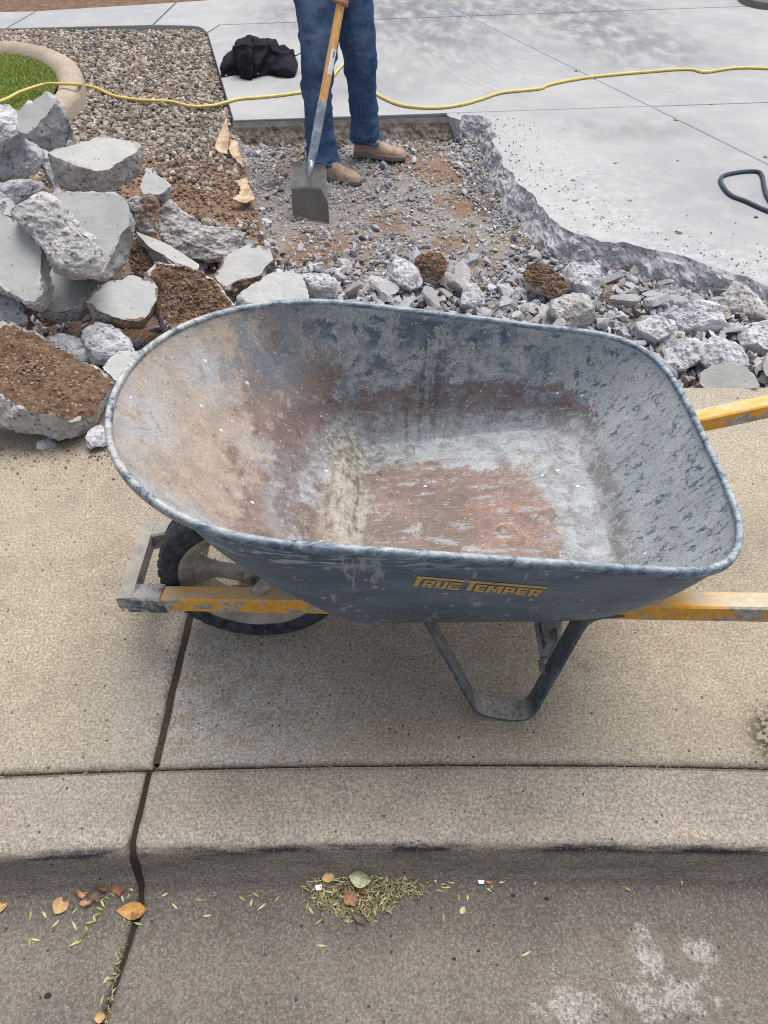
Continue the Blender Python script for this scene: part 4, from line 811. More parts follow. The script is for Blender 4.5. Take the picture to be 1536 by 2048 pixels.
def yellow(name='worn_yellow_paint', wear=.3):
    m = M(name, .5, .45); p = m.obj; n = m.noise(m.vmap(p, (1, 2, 2)), 16, 6, .7); n2 = m.noise(p, 70, 5, .7); n1 = m.noise(p, 5, 3, .6)
    c = m.mix(m.rng(n2, .3, .7), C(236, 172, 64), C(214, 150, 50)); c = m.mix(m.rng(m.add(n, m.mul(n1, .35)), .62 + .12 * (1 - wear), .66 + .12 * (1 - wear)), c, m.mix(m.rng(n2, .4, .6), C(178, 174, 164), C(140, 138, 134)))
    c = m.mix(m.mul(m.rng(n, .66, .70), .8), c, C(92, 92, 92)); up_ = m.rng(m.sep(m.nrm)[2], .5, .95); c = m.mix(m.mul(up_, m.rng(n, .36, .52), .65), c, C(196, 180, 150)); m.bump(n2, .25, .001); return m.done(c)
mat_yel = yellow()
def steel(name, a, b, dust=.5):
    m = M(name, .55, .45); p = m.obj; n = m.noise(p, 25, 6, .7); n2 = m.noise(p, 90, 4, .7); c = m.mix(m.rng(n, .4, .6), a, b); up_ = m.rng(m.sep(m.nrm)[2], .1, .8)
    c = m.mix(m.mul(up_, m.rng(n2, .25, .6), dust), c, C(176, 164, 146)); m.bump(n2, .3, .001); return m.done(c)
mat_leg = steel('dark_blue_steel', C(58, 70, 82), C(84, 96, 106), .7); mat_brk = steel('dusty_grey_steel', C(170, 168, 162), C(132, 134, 134), .6); mat_bolt = steel('bolt_steel', C(128, 132, 134), C(96, 98, 100), .3)
# ---- tray
def rimz(x): return np.where(x > -.1, .638 - .125 * (x + .1), .638 - .06 * (x + .1))
def sup(th, a, b, n): c, s = np.cos(th), np.sin(th); return np.sign(c) * a * np.abs(c) ** (2 / n), np.sign(s) * b * np.abs(s) ** (2 / n)
def outline(cf, af, cr, ar, bf, br, nf, nr, k=(72, 30, 64, 30)):
    th = np.linspace(1.5 * math.pi, .5 * math.pi, k[0], endpoint=False); x1, y1 = sup(th, af, bf, nf); x1 = x1 + cf
    t = np.linspace(0, 1, k[1], endpoint=False); x2 = cf + (cr - cf) * t; y2 = bf + (br - bf) * t
    th = np.linspace(.5 * math.pi, -.5 * math.pi, k[2], endpoint=False); x3, y3 = sup(th, ar, br, nr); x3 = x3 + cr
    t = np.linspace(0, 1, k[3], endpoint=False); x4 = cr + (cf - cr) * t; y4 = -(br + (bf - br) * t)
    P = np.stack([np.concatenate([x1, x2, x3, x4]), np.concatenate([y1, y2, y3, y4])], -1)
    return P
def resmooth(P, it=6):
    for _ in range(it): P = (np.roll(P, 1, 0) + 2 * P + np.roll(P, -1, 0)) / 4
    return P
RIM = resmooth(outline(-.10, .372, .37, .230, .342, .334, 2.12, 3.9)); FLO = resmooth(outline(.02, .150, .30, .145, .252, .268, 4.0, 4.2))
nT = len(RIM); rz = rimz(RIM[:, 0]); fz = .322 + .085 * FLO[:, 0] + .045 * ss(-.03, -.10, FLO[:, 0])
ringsT = []
cF = np.array([.12, 0.])
for f in np.linspace(.02, 1, 22):
    q = cF + (FLO - cF) * f; z = .322 + .085 * q[:, 0] + .045 * ss(-.03, -.10, q[:, 0])
    ins = np.minimum(np.minimum(q[:, 0] + .045, .40 - q[:, 0]), .19 - np.abs(q[:, 1])); z = z + .010 * ss(-.006, .022, ins); ringsT.append(np.column_stack([q, z]))
for s_ in np.linspace(0, 1, 34)[1:]:
    sdn = (np.abs(RIM[:, 1]) / .34) ** 3 * (RIM[:, 0] > -.3); a = (1 - (1 - s_) ** (1.08 + .30 * sdn))[:, None]; b = s_ ** (1.16 + .1 * sdn)
    q = FLO + (RIM - FLO) * a; ringsT.append(np.column_stack([q, fz + (rz - fz) * b]))
TI = np.array(ringsT); nr_ = len(TI)
TI[1:-1] += (fbm(TI[1:-1], 5, 2, 401) * .003)[..., None] * np.array([0, 0, 1]) + (fbm(TI[1:-1], 6, 2, 402) * .002)[..., None] * np.array([0, 1, 0])
fT = grid_faces(nr_, nT, False, True); nn = vnormals(TI.reshape(-1, 3), fT).reshape(TI.shape)
if nn[5, 0, 2] < 0: nn = -nn
cap = TI[0].mean(0)
TOu = TI - nn * .004; Vt = np.vstack([TI.reshape(-1, 3), TOu.reshape(-1, 3), [cap], [cap - [0, 0, .004]]]); No = nr_ * nT
Ft = [list(q) for q in fT] + [[a + No for a in q[::-1]] for q in fT]
Ft += [[2 * No, (i + 1) % nT, i] for i in range(nT)] + [[2 * No + 1, No + i, No + (i + 1) % nT] for i in range(nT)]
Ft += [[(nr_ - 1) * nT + i, (nr_ - 1) * nT + (i + 1) % nT, No + (nr_ - 1) * nT + (i + 1) % nT, No + (nr_ - 1) * nT + i] for i in range(nT)]
mi = [0] * len(fT) + [1] * len(fT) + [0] * nT + [1] * nT + [1] * nT
tray = part('tray', Vt, Ft, [mat_in, mat_out], ang=60, midx=mi)
# rolled lip
RC = np.column_stack([RIM, rz]); out2 = np.roll(RIM, -1, 0) - np.roll(RIM, 1, 0); out2 /= np.linalg.norm(out2, axis=1, keepdims=True); on = np.stack([-out2[:, 1], out2[:, 0]], -1)
if (on * (RIM - [.07, 0])).sum() < 0: on = -on
pr = [(-.003, .003), (.000, .009), (.006, .0125), (.012, .012), (.0165, .007), (.018, -.002), (.017, -.010), (.0135, -.0155), (.008, -.0165), (.0035, -.013), (.001, -.006)]
LV = np.zeros((nT, len(pr), 3))
pr = [(a * .66, b * .70) for a, b in pr]
for j, (o_, z_) in enumerate(pr): LV[:, j, :2] = RC[:, :2] + on * o_; LV[:, j, 2] = RC[:, 2] + z_
LV[..., 2] += fbm(LV, 9, 2, 410) * .0016; dnt = np.clip(fbm(LV, 38, 2, 411) - .25, 0, 1) * .006 * (LV[:, :, :1] > .3)[..., 0]; LV[..., 2] -= dnt
part('rim', LV.reshape(-1, 3), grid_faces(nT, len(pr), True, True), mat_lip, ang=60)
bpy.context.view_layer.update()
TREE = BVHTree.FromPolygons([Vector(v) for v in Vt], Ft)
def hit_tray(px, py, off=.0):
    d = Vector(ray(px, py)); o = Vector(CAM) - Vector((0, YC, 0)); h = TREE.ray_cast(o, d); 
    if h[0] is None: return None
    n_ = h[1] if h[1].dot(d) < 0 else -h[1]
    return np.array(h[0] + n_ * off)
# carriage bolts through the tray
bz = 0
for (px, py) in ((508, 858), (480, 996), (765, 946), (1120, 893), (1005, 1060)):
    P = hit_tray(px, py); d = Vector(ray(px, py)); h = TREE.ray_cast(Vector(CAM) - Vector((0, YC, 0)), d); n_ = h[1] if h[1].dot(d) < 0 else -h[1]
    u_ = n_.orthogonal().normalized(); w_ = n_.cross(u_); a = np.linspace(0, 2 * math.pi, 20, endpoint=False); V = []
    for r_, hh in ((.0125, -.002), (.0125, .0006), (.0105, .0010), (.0095, .0016), (.0080, .0030), (.0045, .0042), (.001, .0045)):
        V += [P + np.array(n_) * hh + (np.array(u_) * math.cos(t) + np.array(w_) * math.sin(t)) * r_ for t in a]
    part('bolt', V, [list(q) for q in grid_faces(7, 20, False, True)] + [list(range(120, 140))], mat_in)
# maker's lettering on the near side
def lettering():
    O = np.array([825., 1171.]); bu = np.array([1.0, .083]); bv = np.array([12.2, -19.5]); V = []; F = []
    cnt = [0]
    def quad(pts, nu=3, nv=2):
        pts = np.array(pts, float); off = .0009 + .00012 * (cnt[0] % 7); cnt[0] += 1; base = len(V)
        for i in range(nu + 1):
            for j in range(nv + 1):
                a, b = i / nu, j / nv; uv = (pts[0] * (1 - a) + pts[1] * a) * (1 - b) + (pts[3] * (1 - a) + pts[2] * a) * b
                px = O + bu * uv[0] + bv * uv[1]; h = hit_tray(px[0], px[1], off); V.append(h)
        for i in range(nu):
            for j in range(nv): k = base + i * (nv + 1) + j; F.append([k, k + nv + 1, k + nv + 2, k + 1])
    R = lambda u0, v0, u1, v1, n=3: quad([(u0, v0), (u1, v0), (u1, v1), (u0, v1)], n, 2)
    H = .68; sw = 7.5
    def E(u, w): R(u, 0, u + sw, H); R(u + sw, 0, u + w, .17); R(u + sw, H - .17, u + w, H); R(u + sw, .26, u + w * .88, .42)
    def U(u, w): R(u, 0, u + sw, H); R(u + w - sw, 0, u + w, H); R(u + sw, 0, u + w - sw, .17)
    def P_(u, w): R(u, 0, u + sw, H); R(u + sw, H - .17, u + w, H); R(u + sw, .20, u + w, .36); R(u + w - sw, .36, u + w, H - .17)
    def Rr(u, w): R(u, 0, u + sw, H); R(u + sw, H - .17, u + w, H); R(u + sw, .22, u + w - 2, .37); R(u + w - sw, .37, u + w, H - .17); quad([(u + w - sw - 1, 0), (u + w, 0), (u + w - 4, .22), (u + w - sw - 5, .22)])
    def Mm(u, w): R(u, 0, u + sw, H); R(u + w - sw, 0, u + w, H); quad([(u + w / 2 - 4, .12), (u + w / 2 + 3, .12), (u + sw + 1, H), (u + sw - .1, H)][0:4]); quad([(u + w / 2 - 3, .12), (u + w / 2 + 4, .12), (u + w - sw + .1, H), (u + w - sw - 4, H)])
    R(0, 0, 10, .80); R(-3, .80, 93, 1.0, 12); Rr(17, 22); U(43, 22); E(68, 23)
    R(106, 0, 116, .80); R(99, .80, 258, 1.0, 18); E(121, 21); Mm(145, 30); P_(179, 20); E(204, 21); Rr(229, 22)
    V2 = np.array(V); m = M('faded_gold_print', .6, .3); n = m.noise(m.obj, 60, 6, .75); n2 = m.noise(m.obj, 200, 3, .7)
    c = m.mix(m.rng(m.sep(m.obj)[2], .40, .445), C(226, 164, 66), C(214, 172, 100)); c = m.mix(m.rng(n, .60, .64), c, C(86, 96, 104)); c = m.mix(m.mul(m.blob(m.obj, (.105, -.31, .43), (.02, .1, .03), .5), m.rng(n2, .35, .55), .9), c, C(128, 120, 108)); c = m.mix(m.mul(m.rng(n2, .5, .7), .3), c, C(180, 130, 60))
    part('brand_lettering', V2, F, m.done(c), smooth=False)
try: lettering()
except Exception as ex: print('LETTERING', ex)
# ---- handles
def hz(x): return .183 + .160 * (x + .51)
def hy(x): return .095 + .138 * (x + .51)
for sgn in (-1, 1):
    A = np.array([-.535, sgn * hy(-.535), hz(-.535)]); B_ = np.array([1.12, sgn * hy(1.12), hz(1.12)]); P = A + (B_ - A) * np.linspace(0, 1, 60)[:, None]
    pf = np.array([(-.0215, -.016), (-.018, -.0195), (.018, -.0195), (.0215, -.016), (.0215, .016), (.018, .0195), (-.018, .0195), (-.0215, .016)])
    V, F = sweep(P, pf); h = part('handle', V, F, mat_yel, ang=20)
    A2 = A + (B_ - A) * .915; P = A2 + (B_ - A2) * np.linspace(0, 1.02, 26)[:, None]; gr = np.where(np.arange(26) % 3 == 0, .0255, .0235); V, F = tube(P, gr, 16); 
    part('grip', V, F, plain('black_grip_rubber', C(28, 28, 30), .7), parent=h)
    # cap over the front end of the handle
    P = A + (B_ - A) * np.linspace(-.012, .040, 6)[:, None]; V, F = sweep(P, pf * 1.17 + 0); part('handle_cap', V, F, steel('chipped_blue_cap', C(62, 74, 88), C(170, 172, 172), .4) if sgn < 0 else mat_brk, ang=20, parent=h)
    # tray riser between handle and tray, and the nose strut
    for x0, x1 in ((-.02, .10),):
        V, F = box(((x0 + x1) / 2, sgn * hy((x0 + x1) / 2), (hz(x0) + hz(x1)) / 2 + .0255), (x1 - x0, .036, .012)); part('tray_riser', V, F, mat_leg, parent=h)
    P = np.array([[-.265, sgn * (hy(-.26) - .004), hz(-.26) + .016], [-.262, sgn * (hy(-.26) + .004), hz(-.26) + .030], [-.215, sgn * (hy(-.26) + .030), .345], [-.200, sgn * (hy(-.26) + .040), .385]]); V, F = sweep(catmull(P, 6), [(-.013, -.002), (-.013, .002), (.013, .002), (.013, -.002)], hint=(1, 0, 0)); part('nose_strut', V, F, mat_brk, ang=20)
# front guard bar joining the handle ends ahead of the wheel
yg = hy(-.55); gz_ = .203
V, F = sweep([[-.553, -yg - .022, gz_], [-.553, yg + .022, gz_]], [(.0015, -.016), (.0015, .015), (-.032, .017), (-.034, .014), (-.002, .012), (-.002, -.016)]); part('front_guard', V, F, mat_brk, ang=25)
for sgn in (-1, 1): V, F = box((-.553, sgn * (yg + .0205), gz_ - .018), (.040, .003, .036), bev=.001); part('guard_flange', V, F, mat_brk, ang=25)
# ---- wheel
WX, WR = -.287, .204; wh = bpy.data.objects.new('wheel', None); COL.objects.link(wh); wh.parent = WB; wh.location = (WX, -.028, WR)
pr = np.array([(.100, -.030), (.104, -.036), (.112, -.041), (.128, -.0475), (.145, -.0495), (.160, -.0485), (.172, -.045), (.180, -.040), (.1855, -.034), (.188, -.026), (.1895, -.016), (.190, -.006), (.190, .006), (.1895, .016), (.188, .026), (.1855, .034), (.180, .040), (.172, .045), (.160, .0485), (.145, .0495), (.128, .0475), (.112, .041), (.104, .036), (.100, .030)])
pr = catmull(np.column_stack([pr, np.zeros(len(pr))]), 3)[:, :2]; na = 432; th = np.linspace(0, 2 * math.pi, na, endpoint=False)
R_, Th = np.meshgrid(pr[:, 0], th); Yp = np.meshgrid(pr[:, 1], th)[0]
zig = np.mod(Th * 36 / (2 * math.pi) + np.abs(Yp) / .024 * .9 + (Yp > 0) * .5, 1); lug = ((zig > .28)).astype(float) * (np.abs(np.abs(Yp) - .015) > .0028) * (np.abs(Yp) < .0445) * ss(.168, .176, R_)
cg = (np.abs(Yp) < .0028) * 0; R2 = R_ + .0050 * lug - .001
side = (R_ < .168) & (R_ > .110); Yp2 = Yp + np.sign(Yp) * (.0008 * np.sin(R_ * 900) * side)
R2 = .153 + (R2 - .100) * (.052 / .0945); V = np.stack([R2 * np.cos(Th), Yp2, R2 * np.sin(Th)], -1).reshape(-1, 3)
tm = M('dusty_tyre_rubber', .8, .3); tn = tm.noise(tm.obj, 40, 5, .7); tr_ = tm.node('ShaderNodeVectorMath', {0: tm.vmap(tm.obj, (1, 0, 1))}, operation='LENGTH').outputs['Value']
tc_ = tm.mix(tm.rng(tn, .35, .7), C(40, 43, 48), C(78, 80, 84)); tc_ = tm.mix(tm.mul(tm.rng(tr_, .199, .206), tm.rng(tn, .3, .6), .5), tc_, C(116, 118, 118)); tm.bump(tn, .3, .001); mat_tyre = tm.done(tc_)
part('tyre', V, grid_faces(na, len(pr), True, False), mat_tyre, ang=28, parent=wh)
# raised sidewall words
fc = bpy.data.curves.new('t', 'FONT'); fc.body = 'FLAT FREE'; fc.size = .024; fc.offset = .0006; fc.extrude = .0006; fc.space_character = 1.15
fo = bpy.data.objects.new('t', fc); COL.objects.link(fo); dg = bpy.context.evaluated_depsgraph_get(); fm = fo.evaluated_get(dg).to_mesh(); TV = np.array([v.co[:] for v in fm.vertices]); TF = [list(p.vertices) for p in fm.polygons]; bpy.data.objects.remove(fo)
TV[:, 0] -= TV[:, 0].mean(); rr_ = .156 + TV[:, 1]; tt_ = math.radians(-94) + TV[:, 0] / .166
part('sidewall_lettering', np.stack([rr_ * np.cos(tt_), -np.interp(rr_, .148 + (pr[:24, 0] - .1) * .529, -pr[:24, 1]) - .0006 - TV[:, 2], rr_ * np.sin(tt_)], -1), TF, mat_tyre, smooth=False, parent=wh)
rm = steel('dusty_grey_rim', C(172, 166, 156), C(140, 134, 126), .5)
rp = np.array([(.103, -.040), (.110, -.040), (.110, -.034), (.100, -.030), (.090, -.026), (.088, .026), (.100, .030), (.110, .034), (.110, .040), (.103, .040), (.097, .034), (.084, .028), (.083, -.020), (.097, -.034)]); na2 = 96; th2 = np.linspace(0, 2 * math.pi, na2, endpoint=False)
V = np.array([[r_ * math.cos(t), y_, r_ * math.sin(t)] for t in th2 for r_, y_ in rp * [1.50, 1]]); part('rim_barrel', V, grid_faces(na2, len(rp), True, True), rm, parent=wh)
hp = np.array([(.001, -.036), (.016, -.036), (.020, -.032), (.026, -.024), (.030, -.014), (.030, .014), (.026, .024), (.020, .032), (.016, .036), (.001, .036)])
V = np.array([[r_ * math.cos(t), y_, r_ * math.sin(t)] for t in th2 for r_, y_ in hp]); part('hub', V, grid_faces(na2, len(hp), True, False), rm, parent=wh)
for k in range(5):
    a = math.radians(176 + 72 * k); d_ = np.array([math.cos(a), 0, math.sin(a)]); rs = np.array([.022, .045, .070, .092, .110, .126]); wd = np.array([.024, .021, .020, .026, .040, .062]); yd = np.array([-.020, -.016, -.012, -.010, -.012, -.016]); V = []
    t_ = np.array([-d_[2], 0, d_[0]])
    for r_, w_, y_ in zip(rs, wd, yd):
        for su, sy in ((-1, 1), (-.92, -.35), (-.55, -1), (.55, -1), (.92, -.35), (1, 1)): V.append(d_ * r_ + t_ * w_ * su + np.array([0, y_ + .010 * sy, 0]))
    part('spoke', V, [list(q) for q in grid_faces(6, 6, False, True)] + [list(range(6)), list(range(30, 36))], rm, ang=40, parent=wh)
V, F = tube([[0, -.11, 0], [0, .13, 0]], .008, 12); part('axle', V, F, mat_bolt, parent=wh)
for s_ in (-1, 1):
    V, F = box((WX, s_ * .098 - .003, .21), (.07, .006, .05)); part('axle_bracket', V, F, mat_brk)
# ---- legs (bent flat bar), gusset and bolts
def solve(px, py, y): P = atY(px, py, y); return [P[0], y - YC, P[2]]
lp = [((838, 1226), .812), ((850, 1246), .808), ((900, 1335), .782), ((934, 1396), .768), ((952, 1419), .765), ((985, 1429), .765), ((1030, 1434), .765), ((1058, 1424), .766), ((1078, 1392), .768), ((1120, 1318), .780), ((1152, 1262), .795), ((1166, 1246), .80), ((1185, 1238), .803), ((1235, 1232), .806)]
LP = np.array([solve(a[0], a[1], b) for a, b in lp])
zmin = LP[:, 2].min(); LP[:, 2] += .0035 - min(zmin, .0) if zmin < .0035 else 0
LP[:, 2] = np.maximum(LP[:, 2], .0035)
LPs = catmull(LP, 5)
for sgn in (1, -1):
    Q = LPs.copy(); Q[:, 1] *= sgn
    V, F = sweep(Q, [(-.024, -.0030), (-.024, .0030), (-.021, .0042), (.021, .0042), (.024, .0030), (.024, -.0030), (.021, -.0042), (-.021, -.0042)], hint=(0, 1, 0)); part('leg', V, F, mat_leg, ang=30)
G0 = [solve(1066, 1236, .86), solve(1124, 1236, .86), solve(1122, 1262, .85), solve(1094, 1338, .80), solve(1084, 1342, .80)]
for sgn in (1, -1):
    G1 = np.array(G0); G1[:, 1] *= sgn; V = np.vstack([G1, G1 + [0, .004, 0]]); n5 = 5
    part('leg_gusset', V, [list(range(5)), list(range(5, 10))[::-1]] + [[i, (i + 1) % 5, 5 + (i + 1) % 5, 5 + i] for i in range(5)], mat_leg, smooth=False)
LF = LP[6]; V, F = sweep([[G0[3][0] - .02, G0[3][1] - .0, G0[3][2] + .09], [G0[3][0] - .02, -G0[3][1], G0[3][2] + .09]], [(-.014, -.002), (-.014, .002), (.014, .002), (.014, -.002)]); part('leg_brace', V, F, mat_leg, ang=20)
for (px, py, yy) in ((1114, 1276, .83), (1088, 1338, .79)):
    P = np.array(solve(px, py, yy)); V, F = tube([P + [0, .02, 0], P - [0, .002, 0]], .010, 6); V2, F2 = tube([P, P - [0, .012, 0]], .0052, 12); part('leg_bolt', *join([(V, F), (V2, F2)]), mat_bolt, ang=25)
# ================================================================== WORKER, SHOVEL
SA = np.array([-.356, 3.62, .106]); SB = np.array([-.195, 3.95, .71]); sdir = (SB - SA) / np.linalg.norm(SB - SA)
def shaft(z): return SA + (SB - SA) * ((z - SA[2]) / (SB[2] - SA[2]))
SH = empty('shovel', (-.28, 3.52, -.12), 'square mouthed shovel with pale wooden handle, its muddy blade standing in the dug bed', 'shovel')
RS = np.array(SH.location)
def spart(name, V, F, mat, parent=None, ang=40, root=None, r0=None):
    root = root or SH; r0 = RS if r0 is None else r0
    me = mesh(name, np.asarray(V) - r0, F, [mat]); autosmooth(me, ang); o = link(name, me, root)
    if parent: o.parent = parent
    return o
wm = M('ash_wood', .5, .4); wn_ = wm.noise(wm.vmap(wm.obj, (30, 30, 3)), 2, 5, .6); wc = wm.mix(wm.rng(wn_, .35, .65), C(222, 176, 112), C(200, 150, 86)); wm.bump(wn_, .15, .001); mat_wood = wm.done(wc)
top = shaft(1.17); s0 = shaft(.335); HP = s0 + (top - s0) * np.linspace(0, 1, 30)[:, None]; V, F = tube(HP, np.interp(np.linspace(0, 1, 30), [0, .15, .97, 1], [.0200, .0205, .019, .012]), 20); hd = spart('handle', V, F, mat_wood)
# paper sticker wrapped on the handle
ax = sdir; bkv = CAM - shaft(.6); bkv -= ax * (bkv @ ax); bkv /= np.linalg.norm(bkv); sd_ = np.cross(ax, bkv)
def wrap(z0, z1, a0, a1, rr, name, mat, nu=10, nv=8):
    V = [shaft(z0 + (z1 - z0) * i / nu) + (bkv * math.cos(a) + sd_ * math.sin(a)) * rr for i in range(nu + 1) for a in np.linspace(a0, a1, nv + 1)]
    return spart(name, V, [list(q) for q in grid_faces(nu + 1, nv + 1)], mat)
wrap(.445, .535, -.15, 1.25, .0213, 'sticker', plain('white_paper', C(222, 222, 224), .6)); wrap(.505, .530, .35, .75, .0216, 'sticker_print', plain('blue_print', C(110, 128, 170), .6))
mt = M('galvanised_socket', .35, .5); t_ = mt.noise(mt.obj, 20, 5, .7); mat_sock = mt.done(mt.mix(mt.rng(t_, .35, .65), C(176, 186, 194), C(130, 140, 150)), metal=.55)
sp_ = np.array([shaft(.345), shaft(.26), shaft(.17), shaft(.12) + [-.003, -.004, 0], atY(622, 335, 3.588), atY(617, 352, 3.575)]); sc_ = catmull(sp_, 6); V, F = tube(sc_, np.interp(np.linspace(0, 1, len(sc_)), [0, .3, .6, .8, 1], [.0222, .0222, .018, .015, .012]), 18); spart('socket', V, F, mat_sock)
# blade
TLc, TRc, BLc, BRc = atY(580, 322, 3.60), atY(652, 330, 3.59), atY(586, 431, 3.52), atY(659, 447, 3.485); nu, nv = 26, 34; BV = []
bn = np.cross(TRc - TLc, BLc - TLc); bn /= np.linalg.norm(bn); bn = bn if bn @ (CAM - TLc) > 0 else -bn
for i in range(nu + 1):
    for j in range(nv + 1):
        u, v = i / nu, j / nv; P = (TLc * (1 - u) + TRc * u) * (1 - v) + (BLc * (1 - u) + BRc * u) * v
        P = P + bn * (.020 * (2 * u - 1) ** 2 - .012) * (1 - .3 * v) + bn * (.016 * math.exp(-((u - .52) / .075) ** 2) * max(0, 1 - v / .42)) + bn * .010 * max(0, 1 - v / .05) * (abs(u - .5) > .16)
        BV.append(P)
BV = np.array(BV); G_ = grid_faces(nu + 1, nv + 1); nb = len(BV); V = np.vstack([BV, BV - bn * .0025]); 
rimi = [j for j in range(nv + 1)] + [i * (nv + 1) + nv for i in range(1, nu + 1)] + [nu * (nv + 1) + j for j in range(nv - 1, -1, -1)] + [i * (nv + 1) for i in range(nu - 1, 0, -1)]
F = [list(q) for q in G_] + [[a + nb for a in q[::-1]] for q in G_] + [[rimi[k], rimi[(k + 1) % len(rimi)], rimi[(k + 1) % len(rimi)] + nb, rimi[k] + nb] for k in range(len(rimi))]
bmx = M('muddy_blade_steel', .42, .5); n_ = bmx.noise(bmx.obj, 14, 6, .7); n2_ = bmx.noise(bmx.vmap(bmx.obj, (60, 60, 4)), 2, 4, .6); c_ = bmx.mix(bmx.rng(n_, .3, .7), C(168, 166, 160), C(132, 130, 126)); c_ = bmx.mix(bmx.mul(bmx.rng(n2_, .45, .7), .3), c_, C(156, 154, 150))
x_, y_, z_ = bmx.sep(bmx.obj); dline = bmx.add(z_, bmx.mul(x_, -.0), bmx.mul(bmx.math('SUBTRACT', n_, .5), .03)); c_ = bmx.mix(bmx.mul(bmx.rng(bmx.add(dline, bmx.mul(bmx.math('MAXIMUM', bmx.math('ADD', x_, .03), 0.), 1.6)), .150, .130), .8), c_, C(66, 63, 58)); bmx.bump(n_, .2, .002); mat_blade = bmx.done(c_, metal=.15)
spart('blade', V, F, mat_blade, ang=30)
for (u, v) in ((.47, .18),):
    P = (TLc * (1 - u) + TRc * u) * (1 - v) + BLc * v * (1 - u) + BRc * v * u + bn * .008; V, F = tube([P, P + bn * .004], .004, 10); spart('rivet', V, F, mat_bolt)

PR = np.array([-.23, 4.20, -.125]); MAN = empty('person', tuple(PR), 'worker in blue jeans and tan work boots leaning on a shovel in the dug bed', 'person')
def ppart(name, V, F, mats, parent=None, smooth=True):
    me = mesh(name, np.asarray(V) - PR, F, mats if isinstance(mats, list) else [mats], smooth=True); fixn(me); o = link(name, me, MAN)
    return o
fdir = np.array([.75, -.65, 0]); fdir /= np.linalg.norm(fdir); rdir = np.array([fdir[1], -fdir[0], 0])      # facing, his right
def ell_loft(sts, k=28):   # stations (centre, r along rdir, r along fdir)
    a = np.linspace(0, 2 * math.pi, k, endpoint=False); V = []
    S_ = catmull(np.array([[*c, a1, b1] for c, a1, b1 in sts]), 5)
    for c in S_: V += [c[:3] + rdir * math.cos(t) * c[3] + fdir * math.sin(t) * c[4] for t in a]
    m = len(S_); return np.array(V), [list(q) for q in grid_faces(m, k, False, True)] + [list(range(k))[::-1], list(range((m - 1) * k, m * k))]
hipc = np.array([-.245, 4.26, .84])
LEG_R = [((-.334, 4.08, -.045), .078), ((-.337, 4.085, .03), .074), ((-.345, 4.09, .13), .072), ((-.345, 4.09, .24), .070), ((-.340, 4.08, .345), .074), ((-.326, 4.08, .456), .086), ((-.316, 4.09, .56), .097), ((-.322, 4.13, .68), .108), ((-.315, 4.18, .78), .115)]
LEG_L = [((-.104, 4.36, -.03), .078), ((-.108, 4.36, .05), .077), ((-.114, 4.355, .15), .076), ((-.122, 4.35, .27), .073), ((-.129, 4.34, .40), .088), ((-.146, 4.33, .51), .098), ((-.165, 4.32, .637), .106), ((-.185, 4.32, .75), .112)]
def legv(L, grow=0.): return ell_loft([(np.array(c), r + grow, r * 1.04 + grow) for c, r in L])
pel = ell_loft([(np.array([-.245, 4.24, .72]), .15, .10), (hipc, .185, .125), (np.array([-.245, 4.27, .93]), .175, .12), (np.array([-.25, 4.28, 1.0]), .160, .112)])
V, F = join([legv(LEG_R), legv(LEG_L), pel]); V, F = remesh(V, F, .010, 5)
N_ = vnormals(V, F); lowk = ss(.25, -.05, V[:, 2]); kn = np.exp(-((V[:, 2] - .33) / .12) ** 2)
Vr = np.stack([V[:, 0] + .6 * V[:, 2], V[:, 1] - .4 * V[:, 2], V[:, 2] * 1.3 - .3 * V[:, 0]], -1); fo1 = 1 - np.abs(fbm(Vr, 7, 2, 501)) * 2.6; fo2 = fbm(Vr, 9, 3, 503); V = V + N_ * ((np.clip(fo1, 0, 1) ** 2 * .011 * (.4 + lowk + .6 * kn)) + fo2 * .008 * (.4 + lowk))[:, None]
for zc_, x0 in ((.0, -.33), (.06, -.35), (.10, -.11), (.02, -.10), (.36, -.34), (.42, -.13), (.30, -.12), (.55, -.31)):
    ph = V[:, 2] - zc_ - .25 * (V[:, 0] - x0) * (1 if x0 < -.2 else -1) + .02 * fbm(V, 6, 2, 510); V = V + N_ * (np.exp(-(ph / .014) ** 2) * .0050 * (np.abs(V[:, 0] - x0) < .12))[:, None]
dmm = M('blue_denim', .9, .15); p = dmm.obj; n_ = dmm.noise(p, 9, 5, .65); w1 = dmm.noise(dmm.vmap(p, (1, 1, .12)), 520, 2, .6); n3_ = dmm.noise(dmm.vmap(p, (3, 3, 16)), 2.4, 4, .6)
c_ = dmm.mix(dmm.rng(n_, .35, .65), C(40, 62, 96), C(58, 84, 120)); c_ = dmm.mix(dmm.mul(dmm.rng(w1, .35, .75), .45), c_, C(88, 112, 144)); c_ = dmm.mix(dmm.mul(dmm.rng(n3_, .52, .66), .3), c_, C(84, 110, 142))
for cc, rr, a in (((-.10, -.2, .72), (.06, .2, .18), .55), ((.10, .0, .62), (.05, .3, .16), .35), ((-.12, -.2, .42), (.05, .2, .08), .4), ((.12, 0, .12), (.06, .3, .1), .25), ((-.10, 0, .08), (.08, .3, .08), .25)): c_ = dmm.mix(dmm.mul(dmm.blob(p, cc, rr, .8), dmm.rng(n_, .3, .6), min(1, a * 1.5)), c_, C(116, 142, 172))
dmm.bump(w1, .25, .001); dmm.bump(n_, .3, .006); mat_denim = dmm.done(c_)
jeans = ppart('jeans', V, F, mat_denim)
seam = plain('denim_seam', C(78, 102, 136), .9); JT = BVHTree.FromPolygons([Vector(v) for v in V], F)
